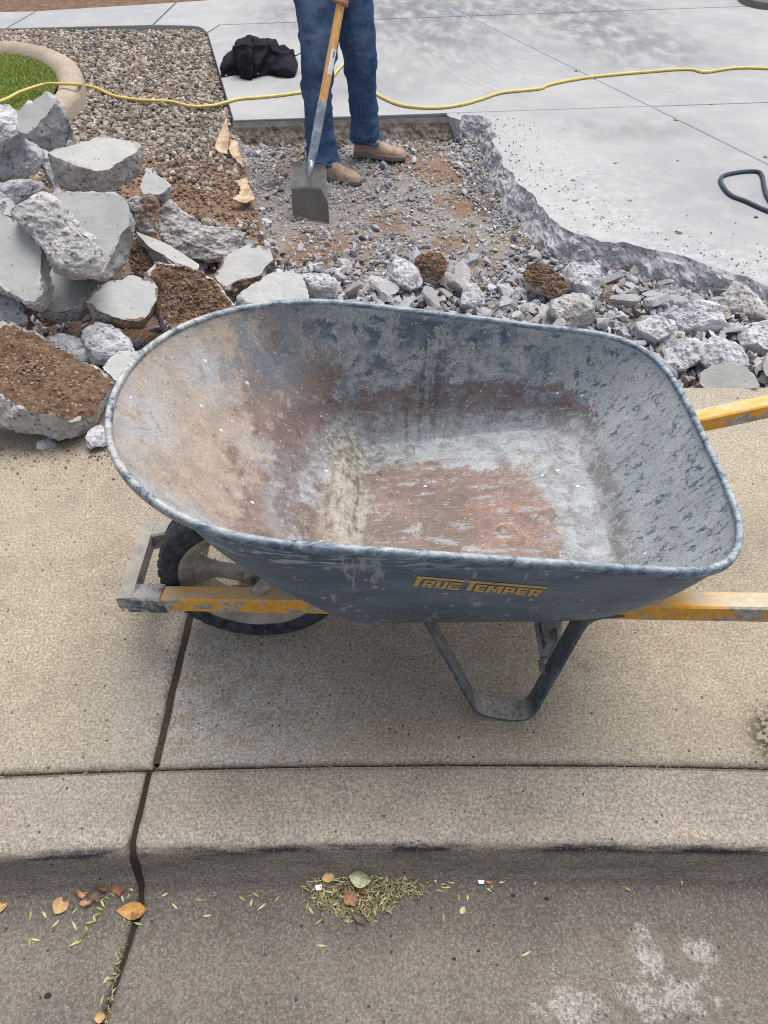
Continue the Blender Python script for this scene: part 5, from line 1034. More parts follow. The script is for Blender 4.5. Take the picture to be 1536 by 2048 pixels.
def seam_line(pxs, r=.0022):
    out = []
    for px, py in catmull(np.array([(a, b, 0) for a, b in pxs]), 12)[:, :2]:
        h = JT.ray_cast(Vector(CAM), Vector(ray(px, py)))
        if h[0] is not None: out.append(np.array(h[0]))
    if len(out) > 3: out = np.array(out); out = (np.vstack([out[:1], out[:-1]]) + out + np.vstack([out[1:], out[-1:]])) / 3; V, F = tube(out, r, 6, hint=(1, 0, 0)); o = ppart('seam', V, F, seam); o.parent = jeans; o.location = (0, 0, 0)
for pts in ([(600, 20), (608, 70), (613, 130), (617, 200), (622, 260), (626, 312)], [(696, 20), (706, 70), (712, 120), (716, 170), (722, 230), (728, 282)]): seam_line(pts)
for L_, nm in ((LEG_R, 1), (LEG_L, 2)):
    c, r = L_[0]; a = np.linspace(0, 2 * math.pi, 40, endpoint=False); P = np.array([np.array(c) + rdir * math.cos(t) * (r + .004) + fdir * math.sin(t) * (r + .006) + np.array([0, 0, .014 + .008 * math.sin(2 * t + nm) + .006 * math.sin(3 * t)]) for t in a]); V, F = tube(P, .0065, 8, closed=True, ry=.014); V = np.array(V); o = ppart('hem', V, F, mat_denim); o.parent = jeans
# boots
def boot(anc, d, name='boot', L=.295, seed=0):
    d = np.array([*d, 0.]); d /= np.linalg.norm(d); s_ = np.array([-d[1], d[0], 0]); anc = np.array(anc); st = [(-.085, .026, .085), (-.078, .034, .098), (-.05, .038, .105), (0, .040, .108), (.04, .041, .098), (.08, .044, .080), (.12, .048, .066), (.16, .047, .058), (.185, .040, .050), (.203, .028, .040), (.210, .014, .030)]
    k = 20; V = []
    S_ = catmull(np.array(st), 4)
    for x, w, h in S_:
        for t in np.linspace(0, 2 * math.pi, k, endpoint=False):
            cx, cz = math.cos(t), math.sin(t); cx = np.sign(cx) * abs(cx) ** .8; zz = (.018 + (h - .018) * max(0, cz) ** .85) if cz > 0 else .018 * (1 + cz * .6)
            V.append(anc + d * x + s_ * w * cx + np.array([0, 0, zz]))
    m = len(S_); up = (np.array(V), [list(q) for q in grid_faces(m, k, False, True)] + [list(range(k))[::-1], list(range((m - 1) * k, m * k))])
    sh = tube([anc + np.array([0, 0, .06]) - d * .02, anc + np.array([0, 0, .14]) - d * .022, anc + np.array([0, 0, .24]) - d * .025], [.048, .046, .050], 18, hint=(1, 0, 0))
    V, F = join([up, sh]); V, F = remesh(V, F, .006, 4); N_ = vnormals(V, F); V = V + N_ * (fbm(V, 26, 3, 520 + seed) * .003)[:, None]
    bm_ = M('tan_boot_leather', .85, .2); n_ = bm_.noise(bm_.obj, 18, 5, .7); n2 = bm_.noise(bm_.obj, 80, 4, .7); c = bm_.mix(bm_.rng(n_, .35, .65), C(176, 150, 134), C(142, 116, 100)); c = bm_.mix(bm_.mul(bm_.rng(n2, .45, .65), .45), c, C(186, 172, 160)); bm_.bump(n2, .3, .001)
    ub = ppart('boot', V, F, bm_.done(c))
    pro = [(x, w) for x, w, h in S_]; out = [(x, w + .006) for x, w in pro] + [(x, -w - .006) for x, w in pro[::-1]]; out = [(-.092, .012)] + out + [(-.092, -.012)]; out = [(x + (.008 if x > .19 else 0), w) for x, w in out]
    n = len(out); V = []
    for z, g in ((0, .97), (.004, 1.0), (.020, 1.0), (.026, .985)): V += [anc + d * (x * g) + s_ * w * g + np.array([0, 0, z - (.0 if x > .02 else 0)]) for x, w in out]
    F = [list(q) for q in grid_faces(4, n, False, True)] + [list(range(n))[::-1], list(range(3 * n, 4 * n))]; o = ppart('sole', V, F, plain('boot_sole', C(128, 120, 112), .9)); o.parent = ub; return ub
boot((-.318, 4.055, -.115), (.80, -.42), seed=1); boot((-.085, 4.345, -.105), (.95, -.25), seed=2)
# body: head, torso, arms, hands, legs in one skin
def limb(P, r, k=16): P = catmull(np.array(P, float), 6); rr = np.interp(np.linspace(0, 1, len(P)), np.linspace(0, 1, len(r)), r); return tube(P, rr, k, hint=(.3, .2, 1))
def ball(c, r, k=16, m=12):
    V = []; 
    for i in range(1, m): 
        ph = math.pi * i / m; V += [np.array(c) + np.array([r[0] * math.sin(ph) * math.cos(t), r[1] * math.sin(ph) * math.sin(t), r[2] * math.cos(ph)]) for t in np.linspace(0, 2 * math.pi, k, endpoint=False)]
    return np.array(V), [list(q) for q in grid_faces(m - 1, k, False, True)] + [list(range(k)), list(range((m - 2) * k, (m - 1) * k))[::-1]]
tor = ell_loft([(np.array([-.245, 4.26, .80]), .15, .10), (np.array([-.25, 4.27, .95]), .15, .105), (np.array([-.245, 4.27, 1.10]), .165, .112), (np.array([-.235, 4.26, 1.24]), .185, .115), (np.array([-.225, 4.25, 1.34]), .175, .095), (np.array([-.22, 4.245, 1.40]), .08, .07)])
shR = np.array([-.225, 4.25, 1.345]) + rdir * .175; shL = np.array([-.225, 4.25, 1.345]) - rdir * .175; hc = np.array([-.165, 4.20, 1.545])
H1 = shaft(.722); H2 = shaft(1.13); elR = np.array([-.44, 4.02, 1.06]); elL = np.array([.03, 4.40, 1.10])
def hand(Pc, wrist, side=1):
    w = wrist - Pc; w = w - sdir * (w @ sdir); w /= np.linalg.norm(w); q = np.cross(sdir, w); parts = []
    palm = Pc + w * .036; parts.append(ball(palm, (.026, .026, .040))); parts.append(limb([wrist, Pc + w * .055, palm], [.026, .026, .026]))
    for i in range(4):
        o_ = sdir * (.033 - .0215 * i); rr = .0092 - .0006 * i; ln_ = [1.0, 1.05, 1.0, .88][i]; P = [Pc + o_ + w * .030 + q * .010]
        for a in (55, 95, 140, 185, 220):
            aa = math.radians(a * ln_); P.append(Pc + o_ * 1.02 + (w * math.cos(aa) + q * math.sin(aa)) * (.030))
        parts.append(limb(P, [rr * 1.15, rr * 1.1, rr, rr, rr * .85], 10))
    P = [Pc + sdir * .020 + w * .034 - q * .006]
    for a in (-50, -95, -135): aa = math.radians(a); P.append(Pc + sdir * (.040 + .006 * (a < -60)) + (w * math.cos(aa) + q * math.sin(aa)) * .031)
    parts.append(limb(P, [.013, .012, .0105, .009], 10)); return parts
wrR = H1 + (elR - H1) / np.linalg.norm(elR - H1) * .085; wrL = H2 + (elL - H2) / np.linalg.norm(elL - H2) * .085
bl = [tor, limb([[-.225, 4.25, 1.36], [-.20, 4.23, 1.44], hc - [0, 0, .05]], [.065, .055, .055]), ball(hc, (.078, .085, .115)), ball(hc + fdir * .03 - [0, 0, .045], (.058, .058, .065)), limb([hc + fdir * .085 + [0, 0, .02], hc + fdir * .108 - [0, 0, .018], hc + fdir * .088 - [0, 0, .028]], [.009, .014, .011], 8), ball(hc + rdir * .078 - [0, 0, .005], (.014, .016, .03)), ball(hc - rdir * .078 - [0, 0, .005], (.014, .016, .03)), limb([hc + fdir * .080 + rdir * .022 - [0, 0, .055], hc + fdir * .088 - [0, 0, .055], hc + fdir * .080 - rdir * .022 - [0, 0, .055]], [.006, .008, .006], 8),
      limb([shR, (shR + elR) / 2 + [-.01, 0, 0], elR], [.055, .050, .040]), limb([elR, (elR + wrR) / 2, wrR], [.040, .040, .026]), limb([shL, (shL + elL) / 2, elL], [.055, .050, .040]), limb([elL, (elL + wrL) / 2, wrL], [.040, .040, .026])] + hand(H1, wrR) + hand(H2, wrL)
bl += [legv(LEG_R, -.022), legv(LEG_L, -.022), ell_loft([(np.array([-.245, 4.24, .70]), .13, .08), (hipc, .165, .105), (np.array([-.245, 4.27, .93]), .155, .10)])]
V, F = join(bl); V, F = remesh(V, F, .0065, 3)
skm = M('skin', .55, .35); sn = skm.noise(skm.obj, 14, 4, .6); skm.b.inputs['Subsurface Weight'].default_value = .1; skm.b.inputs['Subsurface Radius'].default_value = (.02, .01, .005); mat_skin = skm.done(skm.mix(skm.rng(sn, .35, .65), C(186, 134, 112), C(166, 112, 92)))
ppart('body', V, F, mat_skin)
V, F = join([ell_loft([(np.array([-.247, 4.265, .90]), .172, .125), (np.array([-.25, 4.27, .98]), .168, .122), (np.array([-.245, 4.27, 1.10]), .180, .126), (np.array([-.235, 4.26, 1.24]), .198, .128), (np.array([-.225, 4.25, 1.345]), .185, .108), (np.array([-.215, 4.24, 1.405]), .085, .078)]), limb([shR, shR * .45 + elR * .55], [.066, .060]), limb([shL, shL * .45 + elL * .55], [.066, .060])])
V, F = remesh(V, F, .010, 4); N_ = vnormals(V, F); V = V + N_ * (np.clip(1 - np.abs(fbm(V, 6, 2, 530)) * 3, 0, 1) * .010)[:, None]; ppart('shirt', V, F, plain('grey_shirt', C(84, 88, 96), .9, sc=200))
V, F = join([ball(hc + [-.008, .006, .030], (.086, .092, .096))]); ppart('hair', V, F, plain('dark_hair', C(46, 36, 30), .7, sc=150, bump=.6))
for s_ in (-1, 1):
    V, F = ball(hc + fdir * .078 + rdir * s_ * .030 + [0, 0, .012], (.011, .011, .011)); ppart('eye', V, F, plain('eye_white', C(230, 226, 220), .3))
V, F = tube([hipc + [0, 0, .135] + rdir * math.cos(t) * .172 + fdir * math.sin(t) * .124 for t in np.linspace(0, 2 * math.pi, 40, endpoint=False)], .006, 8, closed=True, ry=.018); o = ppart('belt', V, F, plain('brown_belt', C(70, 48, 34), .6)); o.location = o.location

# ================================================================== JACKET on the slab
jp = [(441, 152, 0), (443, 143, .03), (447, 120, .2), (452, 110, .3), (470, 100, .5), (474, 88, .6), (484, 79, .7), (495, 75, .8), (512, 76, .8), (530, 83, .7), (548, 86, .7), (562, 86, .7), (570, 100, .6), (580, 112, .5), (587, 130, .3), (590, 145, .1), (590, 153, 0)]
xs_ = np.array([a[0] for a in jp]); tops = np.array([a[1] for a in jp]); nu, nv = 110, 60; JV = []
for i in range(nu):
    px = 441 + 149 * i / (nu - 1); ty = np.interp(px, xs_, tops); by = 153 + 2.5 * math.sin(px * .09) + (5 if 480 < px < 505 else 0); base = at(px, by, .002); yb_ = base[1]; ridge = yb_ + .17 * min(1, (153 - ty) / 50 + .1); tp = atY(px, ty, ridge); zt = max(tp[2], .006)
    for j in range(nv):
        v = j / (nv - 1) * 1.6
        if v <= 1: y = yb_ + (ridge - yb_) * (1 - math.cos(v * math.pi / 2)) ** 1.0 * 1.0; z = zt * math.sin(v * math.pi / 2) ** .9
        else: y = ridge + (v - 1) * .35; z = zt * max(0, 1 - ((v - 1) / .6) ** 1.5)
        JV.append([base[0], y, .003 + z])
JV = np.array(JV); F = grid_faces(nu, nv)[:, ::-1]; N_ = vnormals(JV, F); N_ = -N_ if N_[nu * nv // 2][2] < 0 else N_
u_, v_ = proj(JV); fl = 1 - np.abs(fbm(JV * [1, 1, 1.6], 6, 3, 601)) * 2.6; dsp = np.clip(fl, -.2, 1) * .016 + fbm(JV, 14, 3, 603) * .012
val = np.exp(-((u_ - np.interp(v_, [80, 105, 130, 152], [566, 545, 528, 522])) / 7) ** 2) * (v_ > 84); dsp = dsp - .03 * val + .010 * np.exp(-((u_ - np.interp(v_, [80, 105, 130, 152], [556, 532, 512, 508])) / 5) ** 2); dsp += .012 * np.exp(-(((u_ - 552) / 9) ** 2 + ((v_ - 140) / 5) ** 2)) - .02 * np.exp(-(((u_ - 546) / 6) ** 2 + ((v_ - 146) / 4) ** 2)) + .016 * np.exp(-((v_ - np.interp(u_, [470, 500, 540, 560], [99, 93, 98, 108])) / 3) ** 2)
wgt = np.clip(JV[:, 2] / .03, 0, 1); JV = JV + N_ * (dsp * wgt)[:, None]; JV[:, 2] = np.maximum(JV[:, 2], .003)
jm_ = M('black_fleece', .95, .15); n_ = jm_.noise(jm_.obj, 8, 5, .6); n2 = jm_.noise(jm_.obj, 300, 2, .6); c_ = jm_.mix(jm_.rng(n_, .35, .65), C(30, 30, 36), C(44, 44, 52)); jm_.bump(n2, .3, .001); mat_jk = jm_.done(c_)
me, c0 = centred('jacket', JV, F, mats=[mat_jk], smooth=True); tag(link('jacket', me, None, c0), 'black fleece jacket dropped in a heap on the driveway beside the gravel', 'jacket')
jk = bpy.data.objects['jacket']; dr = np.array([atY(586, 112, 5.62), atY(592, 111, 5.6), atY(598, 108, 5.6), atY(603, 106, 5.6)]); V, F = tube(catmull(dr, 6), .003, 6); me = mesh('drawcord', V - np.array(c0), F, [mat_jk], smooth=True); link('drawcord', me, jk)
for px, py in ((452, 151), (512, 149), (516, 147)):
    V, F = ball(atY(px, py, at(px, 154, 0)[1] - .004) , (.006, .004, .005), 8, 6); me = mesh('snap', V - np.array(c0), F, [plain('pale_snap', C(200, 200, 196), .5)]); link('snap', me, jk)

# ================================================================== CORDS
def cord(name, pts, r, mat, label, cat, k=10, wob=.0):
    W3 = np.array([at(a, b, z) for a, b, z in pts]); P = catmull(W3, 12); P[:, :2] += np.stack([fbm(P, 3, 2, 701), fbm(P, 3, 2, 702)], -1) * wob; P[:, 2] += r; V, F = tube(P, r, k); me, c = centred(name, V, F, mats=[mat], smooth=True); fixn(me); return tag(link(name, me, None, c), label, cat)
ym = plain('yellow_cord_jacket', C(208, 188, 108), .45, .5, var=.08, sc=30)
cord('extension_cord', [(-160, 262, .07), (-60, 226, .07), (10, 203, .07), (40, 188, .07), (90, 172, .08), (125, 171, .105), (155, 172, .10), (170, 174, -.0), (195, 180, -.01), (230, 195, -.01), (280, 203, -.01), (340, 206, -.01), (385, 216, -.008), (430, 214, -.008), (452, 208, .0), (480, 201, 0), (540, 196, 0), (600, 188, 0), (640, 178, 0), (660, 163, 0), (676, 143, 0), (690, 132, 0), (712, 140, 0), (735, 168, 0), (750, 188, 0), (775, 203, 0), (810, 215, 0), (870, 219, 0), (920, 213, 0), (960, 202, 0), (1000, 189, 0), (1045, 184, 0), (1080, 180, 0), (1100, 172, 0), (1160, 160, 0), (1230, 152, 0), (1300, 146, 0), (1350, 142, 0), (1385, 142, 0), (1410, 147, 0), (1470, 139, 0), (1536, 140, 0), (1640, 150, 0)], .0092, ym, 'yellow extension cord snaking from the lawn over the gravel and across the driveway', 'cord')
cord('air_hose', [(1560, 436, 0), (1520, 420, 0), (1490, 406, 0), (1462, 395, 0), (1447, 380, 0), (1440, 364, 0), (1446, 355, 0), (1470, 349, 0), (1500, 346, 0), (1517, 348, 0), (1524, 358, 0), (1527, 376, 0), (1534, 398, 0), (1552, 420, 0), (1600, 450, 0)], .0095, plain('black_rubber_hose', C(62, 72, 82), .55), 'black rubber hose lying in a loop on the driveway at the right edge', 'hose')

# ================================================================== LAWN AND EDGING
ep = [(-460, 103), (-200, 98), (0, 97), (55, 103), (100, 116), (128, 134), (140, 158), (138, 180), (122, 205), (60, 246), (-60, 285), (-300, 320)]
EP = catmull(np.array([[*g2(*q, .05), .0] for q in ep]), 14); em = pavement('edging_concrete', C(184, 172, 158), C(166, 154, 141), .3, .3)
epf = [(-.06, -.085), (.045, -.085), (.070, -.075), (.086, -.05), (.092, -.015), (.09, .02), (.075, .05), (.045, .075), (.0, .09), (-.06, .092)]
ED = empty('garden_edging', tuple(EP[len(EP) // 2]), 'low curved tan concrete edging between the lawn and the gravel', 'edging')
cuts = [0, 22, 50, 72, 94, 120, len(EP) - 1]
for a, b in zip(cuts[:-1], cuts[1:]):
    V, F = sweep(EP[a:b + 1] + (0 if a == 0 else (EP[min(a + 1, len(EP) - 1)] - EP[a]) * .06 * (np.arange(b + 1 - a) == 0)[:, None]), epf); me = mesh('edging_section', V - EP[len(EP) // 2], F, [em], smooth=True); autosmooth(me, 50); link('edging_section', me, ED)
LW = np.array([g2(-460, 108, .03), g2(-200, 105, .03), g2(0, 104, .03), g2(50, 112, .03), g2(92, 128, .03), g2(112, 148, .03), g2(117, 170, .03), g2(105, 196, .03), g2(40, 235, .03), g2(-60, 270, .03), g2(-300, 300, .03)])
gm_ = M('lawn_thatch', .95, .1); gn_ = gm_.noise(gm_.pos, 12, 5, .7); mat_th = gm_.done(gm_.mix(gm_.rng(gn_, .3, .7), C(86, 104, 44), C(112, 106, 62)))
tag(slab_raw(LW, .035, 'lawn_soil', None, mat_th), kind='structure')
n_ = 90000; x = RNG.uniform(LW[:, 0].min(), LW[:, 0].max(), n_); y = RNG.uniform(LW[:, 1].min(), LW[:, 1].max(), n_); u_, v_ = proj(xyz(x, y, .04)); k_ = inpoly(x, y, LW) & (u_ > -150); x, y = x[k_], y[k_]; n_ = len(x)
a = RNG.uniform(0, 6.28, n_); h = RNG.uniform(.010, .024, n_) * (1 + .3 * fbm(xyz(x, y), 2, 2, 5)); ln_ = RNG.uniform(-.6, .6, (n_, 2)) * h[:, None]; w = .0028; B0 = np.stack([x - w * np.cos(a), y - w * np.sin(a), np.full(n_, .033)], -1); B1 = np.stack([x + w * np.cos(a), y + w * np.sin(a), np.full(n_, .033)], -1); Tt = np.stack([x + ln_[:, 0], y + ln_[:, 1], .033 + h], -1)
gv = np.stack([B0, B1, Tt], 1).reshape(-1, 3); gf = np.arange(n_ * 3).reshape(-1, 3); gb = M('grass_blades', .7, .3); t_ = gb.attr('tint'); gb_n = gb.noise(gb.pos, 2.5, 3, .6); mat_gr = gb.done(gb.mix(gb.rng(gb.add(t_, gb_n), .7, 1.3), C(122, 146, 66), C(160, 174, 98)))
tag(link('grass', mesh('grass', gv, gf, [mat_gr], attrs={'tint': np.repeat(RNG.random(n_), 3)})), kind='stuff')
# bed of stones behind a dark edge at the far right
cpx = [(1700, 22), (1580, 16), (1530, 17), (1500, 10), (1488, 2), (1484, -12)]; P = catmull(np.array([[*g2(*q), .0] for q in cpx]), 8); V, F = sweep(P, [(-.03, -.05), (.05, -.05), (.07, -.02), (.07, .02), (.05, .05), (-.03, .05)]); me, c = centred('bed_edging', V, F, mats=[plain('dark_edging', C(112, 112, 108), .9)], smooth=True); autosmooth(me, 50); tag(link('bed_edging', me, None, c), 'grey rounded edging round the stone bed in the far right corner', 'edging')
n_ = 900; x = RNG.uniform(P[:, 0].min(), P[:, 0].max() + .2, n_); y = RNG.uniform(7.7, 8.6, n_); yy = np.interp(x, P[np.argsort(P[:, 0]), 0], P[np.argsort(P[:, 0]), 1]); k_ = y > yy + .07; x, y = x[k_], y[k_]; scatter('bed_gravel', np.stack([x, y, np.full(len(x), .02) + RNG.uniform(0, .03, len(x))], -1), RNG.uniform(.02, .045, len(x)), peb, mat_gravel)

# ================================================================== TORN WEED BARRIER along the pit
fab = M('weathered_cloth', .9, .1); n_ = fab.noise(fab.obj, 14, 5, .7); fab.bump(n_, .3, .003); mat_fab = fab.done(fab.mix(fab.rng(n_, .35, .65), C(206, 186, 160), C(160, 134, 108)))
def sheet(name, poly, z, label, mat, lift=.02, cat='cloth scrap', group='torn scraps of pale weed cloth', seed=0, curl=.012, tilt=(0, 0)):
    P = np.array([at(a, b, z) for a, b in poly]); c = P.mean(0); n = len(P); K = 8; M_ = 6; O = []
    for i in range(n):
        for t in np.linspace(0, 1, M_, endpoint=False): O.append(P[i] * (1 - t) + P[(i + 1) % n] * t)
    O = np.array(O); O[:, :2] += np.stack([fbm(O, 40, 2, seed), fbm(O, 40, 2, seed + 3)], -1) * .006; R_ = []
    for f in np.linspace(.02, 1, K): q = c + (O - c) * f; q[:, 2] += lift * .4 + curl * (fbm(q, 14, 2, seed + 1) + .5 * f ** 2) + (q[:, 0] - c[0]) * tilt[0] + (q[:, 1] - c[1]) * tilt[1]; R_.append(q)
    A = np.array(R_).reshape(-1, 3); m = len(O); f1_ = grid_faces(K, m, False, True); nb = len(A); B_ = A - [0, 0, .0012]; V = np.vstack([A, B_]); F = [list(q) for q in f1_] + [[i + nb for i in q[::-1]] for q in f1_] + [list(range(m)), [i + nb for i in range(m)][::-1]] + [[(K - 1) * m + i, (K - 1) * m + (i + 1) % m, nb + (K - 1) * m + (i + 1) % m, nb + (K - 1) * m + i] for i in range(m)]
    me, c = centred(name, V, F, mats=[mat], smooth=True); fixn(me); return tag(link(name, me, None, c), label, cat, group)
sheet('cloth_scrap', [(430, 293), (440, 280), (458, 265), (461, 282), (452, 302), (438, 298)], .01, 'curled beige cloth scrap on the gravel, farthest of the torn pieces', mat_fab, .03, seed=1, tilt=(0, .35))
sheet('cloth_scrap', [(456, 300), (462, 284), (474, 286), (480, 305), (489, 341), (480, 332), (466, 318)], .0, 'grey beige cloth strip at the pit edge below the curled scrap', mat_fab, .02, seed=2)
sheet('cloth_scrap', [(470, 368), (494, 358), (499, 380), (511, 404), (490, 406), (480, 394), (482, 380)], .0, 'pale beige cloth flap at the pit edge left of the shovel', mat_fab, .02, seed=3)
sheet('cloth_scrap', [(466, 404), (482, 396), (498, 392), (502, 404), (492, 408)], .01, 'small tan pointed cloth corner, nearest of the torn pieces', mat_fab, .02, seed=4, tilt=(0, .2))

# ================================================================== LEAVES AND LITTER IN THE GUTTER
def gz(x, y): yy = y - yoff(np.asarray(x)); o = np.argsort(prof[:, 0]); return np.interp(yy, prof[o, 0], prof[o, 1]) if True else 0
def gat(px, py):
    z = -.132
    for _ in range(4): P = at(px, py, z); z = float(gz(P[0], P[1]))
    return at(px, py, z)
def leafmesh(name, L, w, tip=1.0, curl=.2, mat=None, n=10, lobes=0, seed=0):
    r = np.random.default_rng(seed); t = np.linspace(0, 1, n); hw = w * np.sin(t ** tip * math.pi) ** .75 * (1 + (lobes * np.sin(t * 16) * .35)); hw[0] = hw[-1] = w * .03; V = []
    for i in range(n):
        for s_ in (-1, -.5, 0, .5, 1): V.append([L * (t[i] - .5), hw[i] * s_ , curl * hw[i] * abs(s_) ** 1.5 + curl * .25 * L * (t[i] - .5) ** 2 * 3 + (r.normal() * .02 * w)])
    V = np.array(V); F = [list(q) for q in grid_faces(n, 5)]; B_ = V - [0, 0, .0004]; nb = len(V); F2 = [[i + nb for i in q[::-1]] for q in F]; V[:, 2] -= V[:, 2].min() - .0005
    me = mesh(name, np.vstack([V, V - [0, 0, .0004]]), F + F2, [mat], smooth=True); return me
def leafmat(name, a, b, spots=None):
    m = M(name, .6, .3); n = m.noise(m.obj, 120, 4, .7); n2 = m.noise(m.obj, 30, 4, .7); c = m.mix(m.rng(n, .35, .65), a, b)
    if spots: c = m.mix(m.mul(m.rng(n2, .5, .6), .8), c, spots)
    y_ = m.sep(m.obj)[1]; c = m.mix(m.mul(m.rng(m.math('ABSOLUTE', y_), .0009, .0003), .5), c, b); m.bump(n, .4, .001); return m.done(c)
ly = leafmat('dry_yellow_leaf', C(192, 162, 116), C(168, 136, 94)); lo = leafmat('dry_ochre_leaf', C(192, 154, 88), C(170, 128, 70), C(120, 78, 50)); lb = leafmat('dry_brown_leaf', C(134, 88, 60), C(104, 66, 46)); lt = leafmat('dry_tan_leaf', C(198, 160, 130), C(150, 112, 84), C(110, 76, 60)); lg = leafmat('green_leaflet', C(158, 166, 104), C(124, 138, 80)); lp_ = leafmat('pale_leaflet', C(196, 192, 146), C(170, 166, 116)); lbk = leafmat('grey_withered_leaf', C(120, 104, 96), C(84, 74, 70))
def leaf(px, py, L, w, rot, mat, label, cat='leaf', group=None, tilt=(0, 0), name='dry_leaf', z=0, **k):
    me = leafmesh(name, L, w, mat=mat, seed=int(px), **k); P = gat(px, py); o = link(name, me, None, tuple(P + [0, 0, .001 + z])); o.rotation_euler = (tilt[0], tilt[1], rot); return tag(o, label, cat, group)
leaf(122, 1811, .034, .0155, 1.2, ly, 'round yellow tan leaf in the gutter, second from the left', curl=.35, tilt=(.25, 0))
leaf(265, 1822, .058, .016, .0, lo, 'large ochre leaf with brown patches lying over the gutter joint', curl=.3, tilt=(.2, 0), tip=1.2)
leaf(238, 1775, .028, .013, .3, lb, 'dark reddish brown lobed leaf just below the kerb face by the joint', curl=.3, lobes=.6, tilt=(.4, 0))
leaf(163, 1787, .026, .012, 1.9, lt, 'torn tan leaf standing up left of the grey withered one', curl=.6, lobes=.7, tilt=(.5, .2)); leaf(173, 1808, .026, .010, .1, lt, 'folded tan leaf under the torn upright one', curl=.6, tilt=(-.3, .1))
leaf(193, 1789, .030, .014, .5, lbk, 'grey withered curled leaf between the tan and brown ones', curl=.9, lobes=.8, tilt=(.4, .3), z=.002); leaf(205, 1781, .024, .010, 2.6, lb, 'small brown crumpled leaf touching the grey withered one', curl=.9, lobes=.7, tilt=(.5, 0), z=.003)
leaf(4, 1813, .022, .011, .2, ly, 'small tan leaf cut by the left edge of the picture', curl=.3); leaf(201, 2034, .020, .009, .2, ly, 'small yellow leaf in the gutter joint at the bottom edge', curl=.5, tilt=(.3, 0)); leaf(294, 1552, .024, .006, 1.35, lt, 'narrow tan leaf stuck in the joint between the kerb stones', curl=.4, z=.004, tilt=(0, .2)) if False else None
o = leaf(925, 1822, .016, .006, .9, lp_, 'pale papery leaf on the gutter right of the leaf pile', curl=.4)
leaf(657, 1758, .026, .009, .2, ly, 'tan leaf lying on the left back of the leaf pile', curl=.3, z=.010, tilt=(.4, 0)); leaf(700, 1800, .032, .014, .6, leafmat('rusty_leaf', C(170, 128, 100), C(138, 98, 74)), 'rusty orange leaf in the middle of the leaf pile', curl=.4, z=.013, lobes=.5, tilt=(.4, .2)); leaf(722, 1756, .045, .016, -.2, leafmat('pale_green_leaf', C(190, 190, 160), C(140, 142, 116)), 'pale curled leaf standing at the back of the leaf pile', curl=1.0, z=.012, tilt=(.7, 0)); leaf(727, 1775, .035, .013, .3, lb, 'dark brown shadowed leaf under the pale curled one on the pile', curl=.6, z=.008, tilt=(.5, 0)); leaf(722, 1838, .040, .008, -.5, lbk, 'twisted grey leaf at the front foot of the pile', curl=.9, z=.004, tilt=(.3, 0)); leaf(978, 1763, .012, .006, .2, leafmat('rust_leaf', C(196, 130, 80), C(160, 100, 60)), 'tiny rusty leaf beside the right white scrap', curl=.3)
for px, py, rr, lab in ((518 + 768 // 1 - 768 + 0, 0, 0, ''),): pass
for px, py, lab in ((1152, 142, 'brown leaf bit by the cord where the long joint passes'), (1178, 154, 'orange bit where the cord crosses the long joint'), (1352, 240, 'rusty leaf bit lying in the long joint'), (1424, 208, 'tan leaf bit on the cross joint at the right'), (1531, 314, 'orange leaf at the right edge beyond the hose')):
    me = leafmesh('leaf_bit', .032, .009, mat=ly if 'tan' in lab else lo, seed=px, curl=.4); P = at(px, py, .002); o = link('leaf_bit', me, None, tuple(P)); o.rotation_euler = (0, 0, px * .1); tag(o, lab, 'leaf')
# leaflet pile
lfm = stone_mat('leaflet_litter', [C(*x) for x in ((172, 170, 128), (142, 148, 104), (192, 186, 146), (118, 128, 92), (156, 156, 116), (196, 180, 140), (128, 136, 102), (150, 124, 98), (182, 178, 142), (110, 92, 76), (168, 150, 120))], .7, 90)
def leaflet_shape(seed):
    r = np.random.default_rng(seed); V = []; n = 6
    for i in range(n):
        t = i / (n - 1); w = .16 * math.sin(max(.06, min(.94, t)) * math.pi) ** .6
        for s_ in (-1, 0, 1): V.append([t * 2 - 1, s_ * w, .05 * abs(s_) + .12 * (t * 2 - 1) ** 2 * r.uniform(-1, 1)])
    V = np.array(V); F = np.vstack([np.array([[a, b, c], [a, c, d]]) for a, b, c, d in grid_faces(n, 3)]); return V, F
lsh = [leaflet_shape(i) for i in range(8)]
def litter(name, pix, s, zs, tilt): P = np.array([gat(a, b) for a, b in pix]); P[:, 2] += zs; return scatter(name, P, s, lsh, lfm, tilt)
pp = []; 
while len(pp) < 1250:
    a, b = random.uniform(600, 862), random.uniform(1740, 1850); cx = (a - 715) / (135 if a > 715 else 105); lim = 1846 - 40 * abs(a - 715) / 110; hi = 1740 + 16 * abs(math.sin(a * .05)) + 8 * math.sin(a * .21) + (abs(a - 725) / 125) ** 2 * 12; lo_ = min(1846, np.interp(a, [600, 640, 680, 720, 760, 800, 862], [1775, 1812, 1838, 1846, 1830, 1800, 1778]))
    lo_ += 8 * math.sin(a * .13) + random.gauss(0, 5); hi += random.gauss(0, 3)
    if hi < b < lo_ and random.random() < 1.25 - .5 * abs(cx): pp.append((a, b))
pp = np.array(pp); ht = np.clip(1 - np.abs(pp[:, 0] - 725) / 150, 0, 1) * np.clip(1 - np.abs(pp[:, 1] - 1785) / 70, .1, 1); litter('leaf_litter', pp, RNG.uniform(.0035, .0100, len(pp)), RNG.random(len(pp)) * .018 * ht + .001, .30)
jn = [(random.gauss(0, 1), random.uniform(1830, 2048)) for _ in range(150)]; jn = np.array([(np.interp(b, [1830, 2048], [256, 212]) + a * 4.0, b) for a, b in jn]); litter('joint_debris', jn, RNG.uniform(.002, .0065, len(jn)), -.001 + RNG.random(len(jn)) * .004, .5)
